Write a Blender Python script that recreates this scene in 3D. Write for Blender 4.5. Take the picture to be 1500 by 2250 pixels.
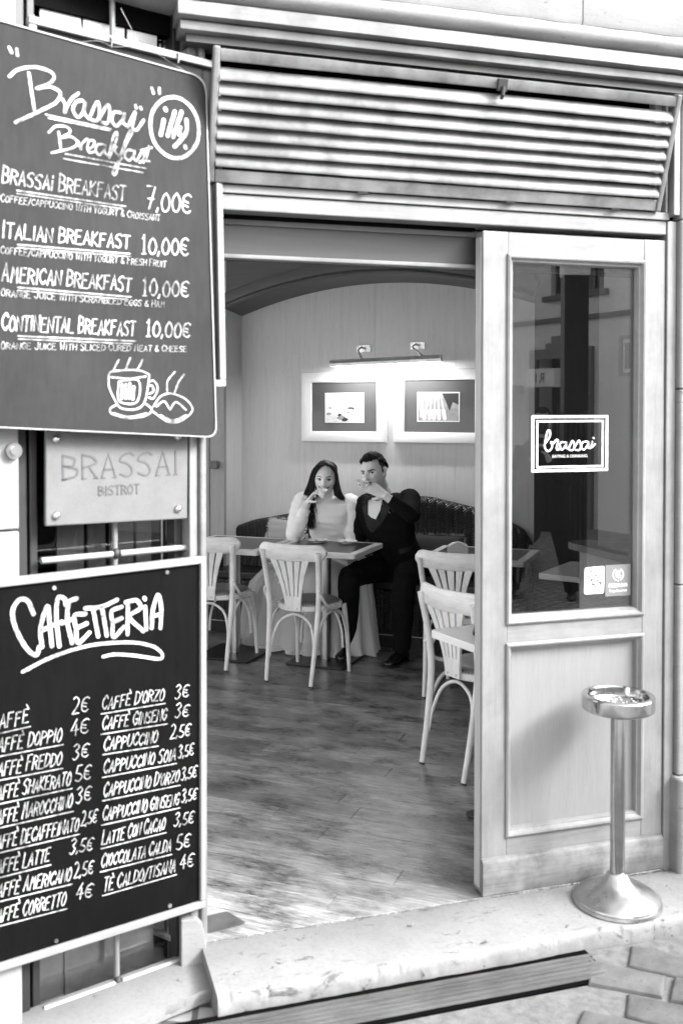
import bpy, bmesh, math, random
from mathutils import Matrix, Vector, noise
from mathutils.bvhtree import BVHTree
from math import sin, cos, pi, radians, sqrt

random.seed(7)
scene = bpy.context.scene
for o in list(bpy.data.objects): bpy.data.objects.remove(o)

# ------------------------------------------------------------------ camera
cam_d = bpy.data.cameras.new('camera'); cam = bpy.data.objects.new('camera', cam_d)
scene.collection.objects.link(cam); scene.camera = cam
cam_d.sensor_fit = 'HORIZONTAL'; cam_d.sensor_width = 24.0; cam_d.lens = 35.04
cam_d.shift_y = -0.1262
cam.location = (-1.432, -3.064, 1.665)
cam.rotation_euler = (radians(88.8), 0, radians(-17))
cam_d.clip_start = 0.05; cam_d.clip_end = 2000
cam_d.dof.use_dof = True; cam_d.dof.focus_distance = 6.6; cam_d.dof.aperture_fstop = 4.0

# ------------------------------------------------------------------ light: bright overcast day, grey because the picture is black and white
SUN_EL, SUN_AZ = 36, 52          # azimuth measured from straight out of the shopfront towards the right
world = bpy.data.worlds.new('World'); scene.world = world; world.use_nodes = True
wn = world.node_tree.nodes; wl = world.node_tree.links
bg = wn['Background']
sky = wn.new('ShaderNodeTexSky'); sky.sky_type = 'NISHITA'; sky.sun_disc = False
sky.sun_elevation = radians(SUN_EL); sky.sun_rotation = radians(180 - SUN_AZ)
sky.dust_density = 5.0
bw = wn.new('ShaderNodeRGBToBW')
wl.new(sky.outputs[0], bw.inputs[0]); wl.new(bw.outputs[0], bg.inputs[0])
bg.inputs[1].default_value = 0.15
sun_d = bpy.data.lights.new('sun', 'SUN'); sun = bpy.data.objects.new('sun', sun_d)
scene.collection.objects.link(sun)
sun_d.energy = 0.85; sun_d.angle = radians(15); sun_d.color = (1, 1, 1)
sd = Vector((sin(radians(SUN_AZ))*cos(radians(SUN_EL)), -cos(radians(SUN_AZ))*cos(radians(SUN_EL)), sin(radians(SUN_EL))))
sun.rotation_euler = (-sd).to_track_quat('-Z', 'Y').to_euler()
vs = scene.view_settings
vs.view_transform = 'Standard'; vs.look = 'None'; vs.gamma = 1.0; vs.use_curve_mapping = False
vs.exposure = 3.05
scene.cycles.max_bounces = 8; scene.cycles.diffuse_bounces = 4; scene.cycles.transparent_max_bounces = 16
scene.cycles.sample_clamp_indirect = 4.0

# ------------------------------------------------------------------ frames of the place
FAC = Matrix.Identity(4)                                                        # shopfront: x along it, y into the room
WIN = Matrix.Translation((-0.965, 0, 0)) @ Matrix.Rotation(radians(19), 4, 'Z')   # splayed window wall on the left
ROOM = Matrix.Translation((0.446, 2.743, 0)) @ Matrix.Rotation(radians(-38), 4, 'Z')  # room: x along back wall, y to it

# ------------------------------------------------------------------ mesh helpers
class MB:
    def __init__(s): s.v = []; s.f = []
    def add(s, vs, fs):
        n = len(s.v); s.v += [tuple(p) for p in vs]; s.f += [tuple(i+n for i in f) for f in fs]; return s
    def box(s, x0, x1, y0, y1, z0, z1):
        v = [(x, y, z) for z in (z0, z1) for y in (y0, y1) for x in (x0, x1)]
        return s.add(v, [(0,2,3,1),(4,5,7,6),(0,1,5,4),(2,6,7,3),(0,4,6,2),(1,3,7,5)])
    def loft(s, rings, closed=True, caps=True):
        n = len(rings[0]); v = [p for r in rings for p in r]; fs = []
        m = n if closed else n-1
        for i in range(len(rings)-1):
            for j in range(m):
                k = (j+1) % n
                fs.append((i*n+j, i*n+k, (i+1)*n+k, (i+1)*n+j))
        if caps and closed:
            fs.append(tuple(range(n-1, -1, -1))); b = (len(rings)-1)*n; fs.append(tuple(range(b, b+n)))
        return s.add(v, fs)
    def prism(s, pts, d0, d1, plane='xz'):
        def P(p, d): return (p[0], d, p[1]) if plane == 'xz' else ((p[0], p[1], d) if plane == 'xy' else (d, p[0], p[1]))
        return s.loft([[P(p, d0) for p in pts], [P(p, d1) for p in pts]])
    def tube(s, path, r, n=10, flat=1.0, caps=True, ref=None):
        path = [Vector(p) for p in path]; k = len(path)
        rs = r if isinstance(r, (list, tuple)) else [r]*k
        rings = []; N = None
        for i, p in enumerate(path):
            t = (path[min(i+1, k-1)] - path[max(i-1, 0)]).normalized()
            if N is None:
                N = Vector(ref) if ref else (Vector((0,0,1)) if abs(t.z) < .9 else Vector((0,1,0)))
            N = (N - t*N.dot(t)); N = N.normalized() if N.length > 1e-6 else t.orthogonal().normalized()
            B = t.cross(N); rr = rs[i]; ra, rb = rr if isinstance(rr, tuple) else (rr, rr*flat)
            rings.append([p + N*cos(2*pi*j/n)*ra + B*sin(2*pi*j/n)*rb for j in range(n)])
        return s.loft(rings, caps=caps)
    def lathe(s, prof, n=32, c=(0,0,0)):
        rings = [[(c[0]+r*cos(2*pi*j/n), c[1]+r*sin(2*pi*j/n), c[2]+z) for j in range(n)] for r, z in prof]
        return s.loft(rings)
    def sphere(s, c, r, n=16, m=10):
        r = r if isinstance(r, (list, tuple)) else (r, r, r)
        rings = [[(c[0]+r[0]*sin(pi*(i+.02)/(m+.04))*cos(2*pi*j/n), c[1]+r[1]*sin(pi*(i+.02)/(m+.04))*sin(2*pi*j/n), c[2]+r[2]*cos(pi*(i+.02)/(m+.04))) for j in range(n)] for i in range(m+1)]
        return s.loft(rings[::-1])
    def ribbon(s, pts, w, y=0.0, th=.0012):
        """flat painted stroke in the xz plane facing -y, round ends"""
        pts = [Vector((p[0], p[1])) for p in pts]
        pts = [p for i, p in enumerate(pts) if i == 0 or (p-pts[i-1]).length > 1e-5]
        if len(pts) < 2: pts = [pts[0], pts[0]+Vector((w*.2, 0))]
        L = []; R = []
        def tan(i): return (pts[min(i+1, len(pts)-1)] - pts[max(i-1, 0)]).normalized()
        t0, t1 = tan(0), tan(len(pts)-1)
        seq = []
        for a in (80, 50, 20): seq.append((pts[0]-t0*w*sin(radians(a)), t0, w*cos(radians(a))))
        for i, p in enumerate(pts): seq.append((p, tan(i), w))
        for a in (20, 50, 80): seq.append((pts[-1]+t1*w*sin(radians(a)), t1, w*cos(radians(a))))
        v = []
        for p, t, ww in seq:
            nrm = Vector((-t.y, t.x))
            a, b = p+nrm*ww, p-nrm*ww
            v += [(a.x, y-th, a.y), (b.x, y-th, b.y), (a.x, y, a.y), (b.x, y, b.y)]
        fs = []
        for i in range(len(seq)-1):
            a, b = 4*i, 4*i+4
            fs += [(a, b, b+1, a+1), (a, a+2, b+2, b), (a+1, b+1, b+3, a+3)]
        fs += [(0, 1, 3, 2), (4*len(seq)-4, 4*len(seq)-2, 4*len(seq)-1, 4*len(seq)-3)]
        return s.add(v, fs)
    def rectframe(s, x0, x1, z0, z1, prof):
        """mitred frame; prof = closed list of (inset, y)"""
        rings = []
        for sx, sz in ((0,0),(1,0),(1,1),(0,1),(0,0)):
            rings.append([((x1-i) if sx else (x0+i), y, (z1-i) if sz else (z0+i)) for i, y in prof])
        return s.loft(rings, caps=False)
    def xf(s, M): s.v = [tuple(M @ Vector(p)) for p in s.v]; return s
    def mesh(s, name, smooth=None):
        me = bpy.data.meshes.new(name); me.from_pydata(s.v, [], s.f); me.validate(); me.update()
        bm = bmesh.new(); bm.from_mesh(me); bmesh.ops.recalc_face_normals(bm, faces=bm.faces); bm.to_mesh(me); bm.free()
        if smooth is not None:
            for p in me.polygons: p.use_smooth = True
            me.set_sharp_from_angle(angle=radians(smooth))
        return me
    def build(s, name, mat, parent=None, M=None, smooth=None, bevel=0, seg=2):
        return put(name, s.mesh(name, smooth), mat, parent, M, bevel, seg)

def put(name, me, mat, parent=None, M=None, bevel=0, seg=2):
    o = bpy.data.objects.new(name, me); scene.collection.objects.link(o)
    if mat and len(me.materials) == 0: me.materials.append(mat)
    if parent is not None: o.parent = parent
    if M is not None: o.matrix_local = M
    if bevel:
        b = o.modifiers.new('bevel', 'BEVEL'); b.width = bevel; b.segments = seg; b.limit_method = 'ANGLE'; b.angle_limit = radians(40)
        b.harden_normals = False
    return o
def tag(o, label=None, cat=None, group=None, kind=None):
    if label: o['label'] = label
    if cat: o['category'] = cat
    if group: o['group'] = group
    if kind: o['kind'] = kind
    return o
def thing(name, label, cat, M=None, group=None):
    o = bpy.data.objects.new(name, None); scene.collection.objects.link(o); o.empty_display_size = .1
    if M is not None: o.matrix_world = M
    return tag(o, label, cat, group)
def copy_tree(o, parent=None):
    c = o.copy(); scene.collection.objects.link(c); c.parent = parent
    for ch in list(o.children): copy_tree(ch, c)
    return c
def T(x, y, z=0): return Matrix.Translation((x, y, z))
def RZ(a): return Matrix.Rotation(radians(a), 4, 'Z')
def spline(pts, k=6):
    if len(pts) < 3: return pts
    P = [Vector(p) for p in pts]; P = [2*P[0]-P[1]] + P + [2*P[-1]-P[-2]]; out = []
    for i in range(1, len(P)-2):
        for j in range(k):
            t = j/k; a, b, c, d = P[i-1], P[i], P[i+1], P[i+2]
            out.append(.5*((2*b)+(c-a)*t+(2*a-5*b+4*c-d)*t*t+(3*b-a-3*c+d)*t**3))
    out.append(P[-2]); return out
def arc(c, r, a0, a1, n, plane='xz', d=0):
    out = []
    for i in range(n+1):
        a = radians(a0+(a1-a0)*i/n); u, v = c[0]+r*cos(a), c[1]+r*sin(a)
        out.append((u, d, v) if plane == 'xz' else ((u, v, d) if plane == 'xy' else (d, u, v)))
    return out

# ------------------------------------------------------------------ procedural materials (all grey: black-and-white picture)
def g(v): return (v, v, v, 1)
class NT:
    def __init__(s, name, rough=.6, metal=0.0, spec=.5):
        s.m = bpy.data.materials.new(name); s.m.use_nodes = True; s.t = s.m.node_tree; s.n = s.t.nodes; s.l = s.t.links
        s.b = s.n['Principled BSDF']; s.b.inputs['Roughness'].default_value = rough; s.b.inputs['Metallic'].default_value = metal
        s.b.inputs['Specular IOR Level'].default_value = spec
    def new(s, k, **kw):
        n = s.n.new(k)
        for a, b in kw.items(): setattr(n, a, b)
        return n
    def coord(s, scale=(1,1,1), which='Object', rot=(0,0,0), loc=None):
        c = s.new('ShaderNodeTexCoord'); m = s.new('ShaderNodeMapping'); m.inputs['Scale'].default_value = scale
        m.inputs['Rotation'].default_value = [radians(r) for r in rot]
        s.l.new(c.outputs[which], m.inputs[0])
        if loc is not None: s.l.new(loc, m.inputs['Location'])
        return m.outputs[0]
    def noise(s, vec, scale=5, detail=4, rough=.55, dist=0):
        n = s.new('ShaderNodeTexNoise'); n.inputs['Scale'].default_value = scale; n.inputs['Detail'].default_value = detail
        n.inputs['Roughness'].default_value = rough; n.inputs['Distortion'].default_value = dist
        s.l.new(vec, n.inputs['Vector']); return n.outputs[0]
    def ramp(s, fac, stops):
        r = s.new('ShaderNodeValToRGB'); e = r.color_ramp.elements
        while len(e) < len(stops): e.new(.5)
        for i, (p, v) in enumerate(stops): e[i].position = p; e[i].color = g(v)
        s.l.new(fac, r.inputs[0]); return r.outputs[0]
    def math(s, op, a, b=None, clamp=False):
        n = s.new('ShaderNodeMath', operation=op); n.use_clamp = clamp
        for i, x in enumerate((a, b)):
            if x is None: continue
            if isinstance(x, (int, float)): n.inputs[i].default_value = x
            else: s.l.new(x, n.inputs[i])
        return n.outputs[0]
    def bump(s, h, strength=.2, dist=.002):
        b = s.new('ShaderNodeBump'); b.inputs['Strength'].default_value = strength; b.inputs['Distance'].default_value = dist
        s.l.new(h, b.inputs['Height']); s.l.new(b.outputs[0], s.b.inputs['Normal']); return b
    def color(s, c):
        if isinstance(c, (int, float)): s.b.inputs['Base Color'].default_value = g(c)
        else: s.l.new(c, s.b.inputs['Base Color'])
    def rough(s, r): s.l.new(r, s.b.inputs['Roughness'])

def m_plain(name, v, rough=.6, var=.12, scale=8, bump=.1, metal=0, spec=.5):
    t = NT(name, rough, metal, spec); c = t.coord()
    n = t.noise(c, scale, 5); t.color(t.ramp(n, [(.25, v*(1-var)), (.75, min(1, v*(1+var)))]))
    if bump: t.bump(t.noise(c, scale*12, 3), bump, .001)
    return t.m
def m_wood(name, v, axis='z', contrast=.22, rough=.55, dirt=.0, fine=1.0, per_obj=False, spec=.4):
    """painted or limed wood: long fine grain along one axis, broad cathedral figure, grime in patches"""
    t = NT(name, rough, 0, spec)
    st = {'x': (1, 14, 14), 'y': (14, 1, 14), 'z': (14, 14, 1)}[axis]
    loc = None
    if per_obj:
        oi = t.new('ShaderNodeObjectInfo'); cb = t.new('ShaderNodeCombineXYZ')
        r = t.math('MULTIPLY', oi.outputs['Random'], 37.0)
        for i in range(3): t.l.new(r, cb.inputs[i])
        loc = cb.outputs[0]
    c = t.coord(st, loc=loc)
    n1 = t.noise(c, 2.2, 8, .62, .6); n2 = t.noise(c, 9*fine, 5, .6, .2)
    a = t.math('ADD', t.math('MULTIPLY', n1, .55), t.math('MULTIPLY', n2, .45))
    col = t.ramp(a, [(.3, v*(1-contrast)), (.5, v), (.72, min(1, v*(1+contrast*.6)))])
    if dirt:
        d = t.noise(t.coord((1,1,1)), 6, 6, .65)
        dd = t.ramp(d, [(.38, 1-dirt), (.6, 1)])
        mx = t.new('ShaderNodeMix', data_type='RGBA', blend_type='MULTIPLY'); mx.inputs[0].default_value = 1
        t.l.new(col, mx.inputs[6]); t.l.new(dd, mx.inputs[7]); col = mx.outputs[2]
    t.color(col); t.bump(a, .25, .0012)
    return t.m
def m_stone(name, v, rough=.85, pits=.5, scale=1.0, var=.18, layer=3.0, bump=.5, stain=.0):
    t = NT(name, rough, 0, .3); c = t.coord((scale, scale, scale*layer))
    n = t.noise(c, 3, 8, .62); p = t.noise(c, 17, 7, .7, .6); q = t.noise(c, 60, 4, .6)
    base = t.ramp(n, [(.25, v*(1-var)), (.7, min(.95, v*(1+var*.5)))])
    pit = t.ramp(p, [(.31, 1-pits), (.37, 1)])
    sp = t.ramp(q, [(.25, .86), (.55, 1)])
    m1 = t.new('ShaderNodeMix', data_type='RGBA', blend_type='MULTIPLY'); m1.inputs[0].default_value = 1
    t.l.new(base, m1.inputs[6]); t.l.new(pit, m1.inputs[7])
    m2 = t.new('ShaderNodeMix', data_type='RGBA', blend_type='MULTIPLY'); m2.inputs[0].default_value = 1
    t.l.new(m1.outputs[2], m2.inputs[6]); t.l.new(sp, m2.inputs[7]); col = m2.outputs[2]
    if stain:
        sn = t.ramp(t.noise(t.coord((scale*.8, scale*2.2, scale)), 7, 9, .72, 1.2), [(.33, 1-stain), (.42, 1)])
        m3 = t.new('ShaderNodeMix', data_type='RGBA', blend_type='MULTIPLY'); m3.inputs[0].default_value = 1
        t.l.new(col, m3.inputs[6]); t.l.new(sn, m3.inputs[7]); col = m3.outputs[2]
    t.color(col)
    h = t.math('ADD', t.math('MULTIPLY', pit, .7), t.math('ADD', t.math('MULTIPLY', n, .5), t.math('MULTIPLY', q, .2)))
    t.bump(h, bump, .006); return t.m
def m_metal(name, v, rough=.3, brushed=None):
    t = NT(name, rough, 1.0); c = t.coord(brushed or (1,1,1))
    n = t.noise(c, 20, 4); t.color(t.ramp(n, [(.3, v*.85), (.7, min(1, v*1.1))]))
    t.rough(t.ramp(t.noise(c, 9, 5), [(.3, rough*.7), (.7, rough*1.35)])); return t.m
def m_glass(name, ior=1.5, tint=1.0, smudge=.0):
    t = NT(name); n = t.n; n.remove(t.b)
    fr = t.new('ShaderNodeFresnel'); fr.inputs[0].default_value = ior
    tr = t.new('ShaderNodeBsdfTransparent'); tr.inputs[0].default_value = g(tint)
    gl = t.new('ShaderNodeBsdfGlossy'); gl.inputs['Roughness'].default_value = .0; gl.inputs[0].default_value = g(1)
    mx = t.new('ShaderNodeMixShader')
    t.l.new(fr.outputs[0], mx.inputs[0]); t.l.new(tr.outputs[0], mx.inputs[1]); t.l.new(gl.outputs[0], mx.inputs[2])
    t.l.new(mx.outputs[0], n['Material Output'].inputs[0]); return t.m
def m_emit(name, v, strength):
    t = NT(name); t.color(v); t.b.inputs['Emission Color'].default_value = g(1); t.b.inputs['Emission Strength'].default_value = strength; return t.m

WOOD_Z = m_wood('limed_wood_upright', .175, 'z', .24, dirt=.22)
WOOD_X = m_wood('limed_wood_level', .175, 'x', .24, dirt=.22)
WOOD_LIGHT = m_wood('pale_painted_wood', .155, 'x', .2, dirt=.35)
WOOD_LOUVRE = m_wood('louvre_paint', .145, 'x', .2, dirt=.5)
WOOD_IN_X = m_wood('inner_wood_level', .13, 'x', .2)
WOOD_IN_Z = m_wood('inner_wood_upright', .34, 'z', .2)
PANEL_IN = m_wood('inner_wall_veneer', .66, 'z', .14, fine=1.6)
TRANSOM = m_wood('transom_lacquer', .045, 'x', .18, rough=.35)
DARKBOX = m_plain('dark_void', .004, .95, spec=0.0)  # near-black colour that paints the shade of gaps and voids
IRON = m_plain('dark_iron', .015, .6, .3, 20, .2)
TRAV = m_stone('travertine', .19, pits=.6, scale=1.2, layer=3)
STEPST = m_stone('step_travertine', .205, pits=.7, scale=1.1, layer=1, var=.22, bump=.8, stain=.62)
STUCCO = m_stone('pale_plaster', .2, pits=.12, scale=1.5, layer=1, var=.1)
# ------------------------------------------------------------------ street
def m_cobble():
    t = NT('cobbled_street', .75); c = t.coord((1,1,1), rot=(0,0,28))
    br = t.new('ShaderNodeTexBrick'); br.inputs['Scale'].default_value = 5.2; br.inputs['Mortar Size'].default_value = .045
    br.inputs['Color1'].default_value = g(.22); br.inputs['Color2'].default_value = g(.34); br.inputs['Mortar'].default_value = g(.07)
    br.inputs['Brick Width'].default_value = .62; br.inputs['Row Height'].default_value = .5
    w = t.new('ShaderNodeTexNoise'); w.inputs['Scale'].default_value = 3; t.l.new(c, w.inputs[0])
    va = t.new('ShaderNodeVectorMath', operation='ADD'); sc = t.new('ShaderNodeVectorMath', operation='SCALE'); sc.inputs[3].default_value = .12
    t.l.new(w.outputs[1], sc.inputs[0]); t.l.new(c, va.inputs[0]); t.l.new(sc.outputs[0], va.inputs[1]); t.l.new(va.outputs[0], br.inputs[0])
    mx = t.new('ShaderNodeMix', data_type='RGBA', blend_type='MULTIPLY'); mx.inputs[0].default_value = 1
    t.l.new(br.outputs[0], mx.inputs[6]); t.l.new(t.ramp(t.noise(c, 8, 6), [(.3, .75), (.7, 1.1)]), mx.inputs[7]); t.color(mx.outputs[2])
    t.bump(t.math('SUBTRACT', 1.0, br.outputs[1]), .8, .012); return t.m
def m_mortar():
    t = NT('sandy_joint', .95); c = t.coord(); n = t.noise(c, 30, 6, .7)
    t.color(t.ramp(n, [(.3, .07), (.7, .15)])); t.bump(n, .6, .006); return t.m
m = MB(); R_ = 260
m.add([(-R_,-R_,0),(R_,-R_,0),(R_,R_,0),(-R_,R_,0)], [(0,1,2,3)])
street = tag(m.build('street', m_cobble(), M=T(0,0,-.088)), kind='structure')
# bed of sandy mortar with real setts by the step (local z relative to street)
m = MB(); m.add([(-1.6,-1.7,.026),(2.2,-1.7,.026),(2.2,-.478,.026),(-1.6,-.478,.026)], [(0,1,2,3)])
m.build('mortar_bed', m_mortar(), street)
MB().add([(.214,-.478,.026),(2.2,-.478,.026),(2.2,-.3,.026),(.214,-.3,.026)], [(0,1,2,3)]).build('mortar_bed', bpy.data.materials['sandy_joint'], street)
SETT = m_stone('basalt_sett', .10, pits=.4, scale=4, layer=1, var=.4, bump=.9, stain=.35)
def sett(quad, h):
    """irregular paving stone: top slightly domed, worn edges"""
    c = Vector((sum(q[0] for q in quad)/4, sum(q[1] for q in quad)/4))
    def ring(k, z, jit=0):
        pts = []
        for i in range(4):
            a, b = Vector(quad[i]), Vector(quad[(i+1)%4])
            for t in (0, .33, .66):
                p = a.lerp(b, t); p = c+(p-c)*k; w = noise.noise(Vector((p.x*9, p.y*9, 3)))*.012
                pts.append((p.x+w, p.y+noise.noise(Vector((p.x*9, p.y*9, 9)))*.012, z+jit*noise.noise(Vector((p.x*7, p.y*7, 1)))))
        return pts
    m = MB(); m.loft([ring(1, 0), ring(1, h*.80), ring(.965, h*.96, .002), ring(.90, h, .004), ring(.45, h+.001, .005)])
    m.build('paving_stone', SETT, street, smooth=50)
rs = random.Random(4)
ang = radians(-38); ex = Vector((cos(ang), sin(ang))); ey = Vector((-sin(ang), cos(ang)))
for i in range(-10, 14):
    for j in range(-8, 10):
        L_, Wd = .235, .135
        o = Vector((.30, -.62)) + ex*(i*L_ + (.5*L_ if j % 2 else 0)) + ey*(j*Wd)
        gx, gy = .008, .007
        q = [o+ex*gx+ey*gy, o+ex*(L_-gx)+ey*gy, o+ex*(L_-gx)+ey*(Wd-gy), o+ex*gx+ey*(Wd-gy)]
        q = [(p.x+rs.uniform(-.012,.012), p.y+rs.uniform(-.01,.01)) for p in q]
        cxm = sum(p[0] for p in q)/4; cym = sum(p[1] for p in q)/4
        if max(p[1] for p in q) > -.325 or cym < -1.5 or not -1.3 < cxm < 1.7: continue
        if cxm < .21 and max(p[1] for p in q) > -.475: continue
        sett(q, rs.uniform(.034, .040))

# ------------------------------------------------------------------ stone step
def rough_slab(x0, x1, y0, y1, z0, z1, nx, seed):
    m = MB(); rings = []
    for i in range(nx+1):
        x = x0+(x1-x0)*i/nx
        def N(k, s=9): return noise.fractal(Vector((x*s, k*7.3, seed)), .8, 2.1, 4)
        f = y0 + .006*N(1, 3)
        chip = max(0, N(2, 14)-.25)*.045 + .002*abs(N(8, 60))
        rings.append([(x, y1, z0), (x, f+.02+.012*N(3), z0), (x, f+.003*N(6, 14), z0+.04), (x, f+.003*N(9, 24), z0+.065), (x, f+.003*N(4, 19), z1-.022), (x, f+.001+chip*.3, z1-.006-chip*.6), (x, f+.005+chip, z1-.0012), (x, f+.03+chip, z1), (x, y1-.004, z1), (x, y1, z1-.004)])
    return m.loft(rings)
st = thing('stone_step', 'long white travertine doorstep with chipped front edge under the sliding door', 'step')
rough_slab(-.955, .46, -.318, -.018, -.104, -.004, 340, 3.1).build('slab', STEPST, st, smooth=60)
rough_slab(.463, 1.7, -.316, -.018, -.104, -.005, 300, 8.2).build('slab', STEPST, st, smooth=60)
m = MB(); m.prism([(-1.02,-.062),(-.925,-.062),(-.932,-.055),(-.955,.07),(-.975,.09),(-1.02,.09)], -.045, .0); m.build('corner_stone', TRAV, st, bevel=.006)
# ------------------------------------------------------------------ drain strip beside the step
dg = thing('drain_grate', 'weathered ribbed drain strip along the foot of the doorstep', 'drain', T(0,0,-.075))
GR = m_wood('weathered_ribs', .07, 'x', .45, rough=.8, dirt=.3)
for k in range(6):
    y = -.352-.0205*k
    m = MB(); m.loft([[(x, y+dy+.0015*noise.noise(Vector((x*5, k, 0))), z) for dy, z in ((-.0066,.018),(-.006,.024),(-.004,.0265),(.004,.0265),(.006,.024),(.0066,.018))] for x in [-1.15+1.355*i/30 for i in range(31)]])
    m.build('rib', GR, dg, smooth=40)
m = MB().box(-1.16, .212, -.476, -.312, -.012, .0195); m.build('tray', DARKBOX, dg)  # raised black sheet, paints the shade in the slots and along the step
# leaf litter on the step
def leaf(x, y, r, s, lab):
    m = MB(); pts = []
    for t in [i/12 for i in range(13)]:
        w = .32*sin(pi*t)**.8; pts.append((t-.5, w))
    v = []; fs = []
    for i, (u, w) in enumerate(pts): v += [(u*s, w*s*.6, .004*sin(u*5)), (u*s, 0, .002), (u*s, -w*s*.6, .005*cos(u*4))]
    for i in range(len(pts)-1):
        a = 3*i; fs += [(a, a+1, a+4, a+3), (a+1, a+2, a+5, a+4)]
    m.add(v, fs); o = m.build('fallen_leaf', m_plain('dry_leaf', .16, .8), M=T(x, y, .0015) @ RZ(r)); tag(o, lab, 'leaf')
leaf(-.115, -.275, 10, .034, 'dry leaf lying on the step near its front edge'); leaf(-.30, -.115, -8, .026, 'small dark leaf on the step midway across the doorway')
leaf(-.17, -.20, 30, .018, 'tiny leaf scrap on the step between two larger leaves')

# ------------------------------------------------------------------ stone building front around the shop
bf = thing('stone_building', 'pale travertine building front with rolled moulding above the shop', 'building')
def bar_x(m, x0, x1, prof, n=60, amp=.002, seed=0):
    """moulding along x with slightly worn surface; prof = closed list of (y,z)"""
    rings = []
    for i in range(n+1):
        x = x0+(x1-x0)*i/n
        rings.append([(x, y+amp*noise.noise(Vector((x*8, y*30+seed, z*30))), z+amp*noise.noise(Vector((x*8, y*30+5, z*30+seed)))) for y, z in prof])
    return m.loft(rings)
roll = [(.05,2.857)] + [(-.085-.055*sin(radians(a)), 2.893-.036*cos(radians(a))) for a in range(0, 181, 15)] + [(.05,2.929)]
m = MB(); bar_x(m, -2.6, 2.6, roll, 130, .003, 1); m.build('roll_moulding', TRAV, bf, smooth=40)
for x0, x1 in ((-2.6,-.93),(-.926,.31),(.314,1.6),(1.604,2.6)):
    m = MB(); bar_x(m, x0, x1, [(.05,2.932),(-.098,2.932),(-.104,2.945),(-.105,3.30),(-.10,3.31),(.05,3.31)], 40, .003, 4); m.build('wall_block', TRAV, bf, smooth=40)
for x0, x1 in ((-2.6,-.4),(-.396,.9),(.904,2.6)):
    m = MB(); m.box(x0, x1, -.105, .05, 3.315, 3.9); m.build('wall_block', TRAV, bf, bevel=.006)
m = MB(); m.box(-12, 2.6, -.09, .4, 3.9, 6.5); m.box(2.6, 14, -.09, .4, -.13, 6.5); m.build('upper_wall', STUCCO, bf)
for z0, z1 in ((.338,1.02),(1.024,1.72),(1.724,2.32),(2.324,2.85)):
    m = MB(); m.prism([(.752,-.024),(.758,-.03),(2.6,-.03),(2.6,.1),(.752,.1)], z0, z1, 'xy'); m.build('pier_block', TRAV, bf, bevel=.004)
m = MB(); m.prism([(.738,-.052),(.75,-.064),(2.6,-.064),(2.6,.1),(.738,.1)], -.012, .334, 'xy'); m.build('base_block', TRAV, bf, bevel=.010)

# ------------------------------------------------------------------ shopfront woodwork
sf = thing('shopfront_frame', 'pale wooden shopfront frame with fascia, lintel beam and corner post', 'shopfront')
m = MB(); bar_x(m, -1.03, .78, [(.0,2.807),(-.116,2.807),(-.122,2.811),(-.122,2.848),(-.118,2.853),(.0,2.853)], 60, .001); m.build('fascia', WOOD_LIGHT, sf, smooth=35)
m = MB(); bar_x(m, -1.02, .78, [(.0,2.772),(-.092,2.772),(-.098,2.776),(-.100,2.798),(-.094,2.803),(.0,2.803)], 60, .001); m.build('fascia_strip', WOOD_LIGHT, sf, smooth=35)
m = MB().box(-1.0, .78, -.075, .02, 2.748, 2.770); m.build('soffit_strip', m_wood('soffit_shade', .04, 'x', .4), sf)  # dark colour paints the shadow under the fascia
m = MB().box(-.96, .709, -.004, .10, 2.269, 2.318); m.build('lintel', WOOD_X, sf, bevel=.004)
m = MB().box(-.96, .716, -.012, .05, 2.3205, 2.346); m.build('lintel_strip', WOOD_X, sf, bevel=.002)
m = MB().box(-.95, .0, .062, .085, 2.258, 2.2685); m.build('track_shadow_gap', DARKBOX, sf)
m = MB().box(-.95, .8, .088, .118, 2.242, 2.262); m.build('transom_cap', WOOD_IN_X, sf, bevel=.002)
m = MB().box(-.95, .8, .100, .130, 2.148, 2.2415); m.build('transom_panel', TRANSOM, sf)
m = MB().box(-.95, .8, .086, .135, 2.134, 2.1475); m.build('transom_bead', WOOD_X, sf, bevel=.003)
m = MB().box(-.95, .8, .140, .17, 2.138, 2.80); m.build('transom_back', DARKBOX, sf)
m = MB().box(.7115, .749, -.008, .10, -.012, 2.318); m.build('jamb', WOOD_Z, sf, bevel=.003)
m = MB().box(.70, .708, -.012, .09, 2.345, 2.80); m.build('upper_post', WOOD_Z, sf)
m = MB().box(.672, .6985, .012, .05, 2.347, 2.78); m.build('upper_post', WOOD_Z, sf, bevel=.002)
m = MB().box(.718, .742, -.035, .05, 2.335, 2.77); m.build('upper_post', WOOD_Z, sf, bevel=.003)
m = MB().box(.742, .80, .02, .05, 2.33, 2.85); m.build('upper_gap', DARKBOX, sf)  # solid strip, its black colour paints the shade of the gap
m = MB().box(-.96, .72, .11, .135, 2.33, 2.77); m.build('vent_back', DARKBOX, sf)  # black board painting the shade of the void behind the slats
# corner post (stands in the line of the window wall)
cp = thing('corner_post', 'pale wooden corner post between the doorway and the window boards', 'post', WIN)
m = MB().box(-.028, .0, -.015, .06, -.14, 2.79); m.build('inner_stile', WOOD_Z, cp, bevel=.004)
m = MB().box(.0015, .0225, -.03, .09, -.135, 2.80); m.build('outer_stile', WOOD_LIGHT, cp, bevel=.006)
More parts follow.
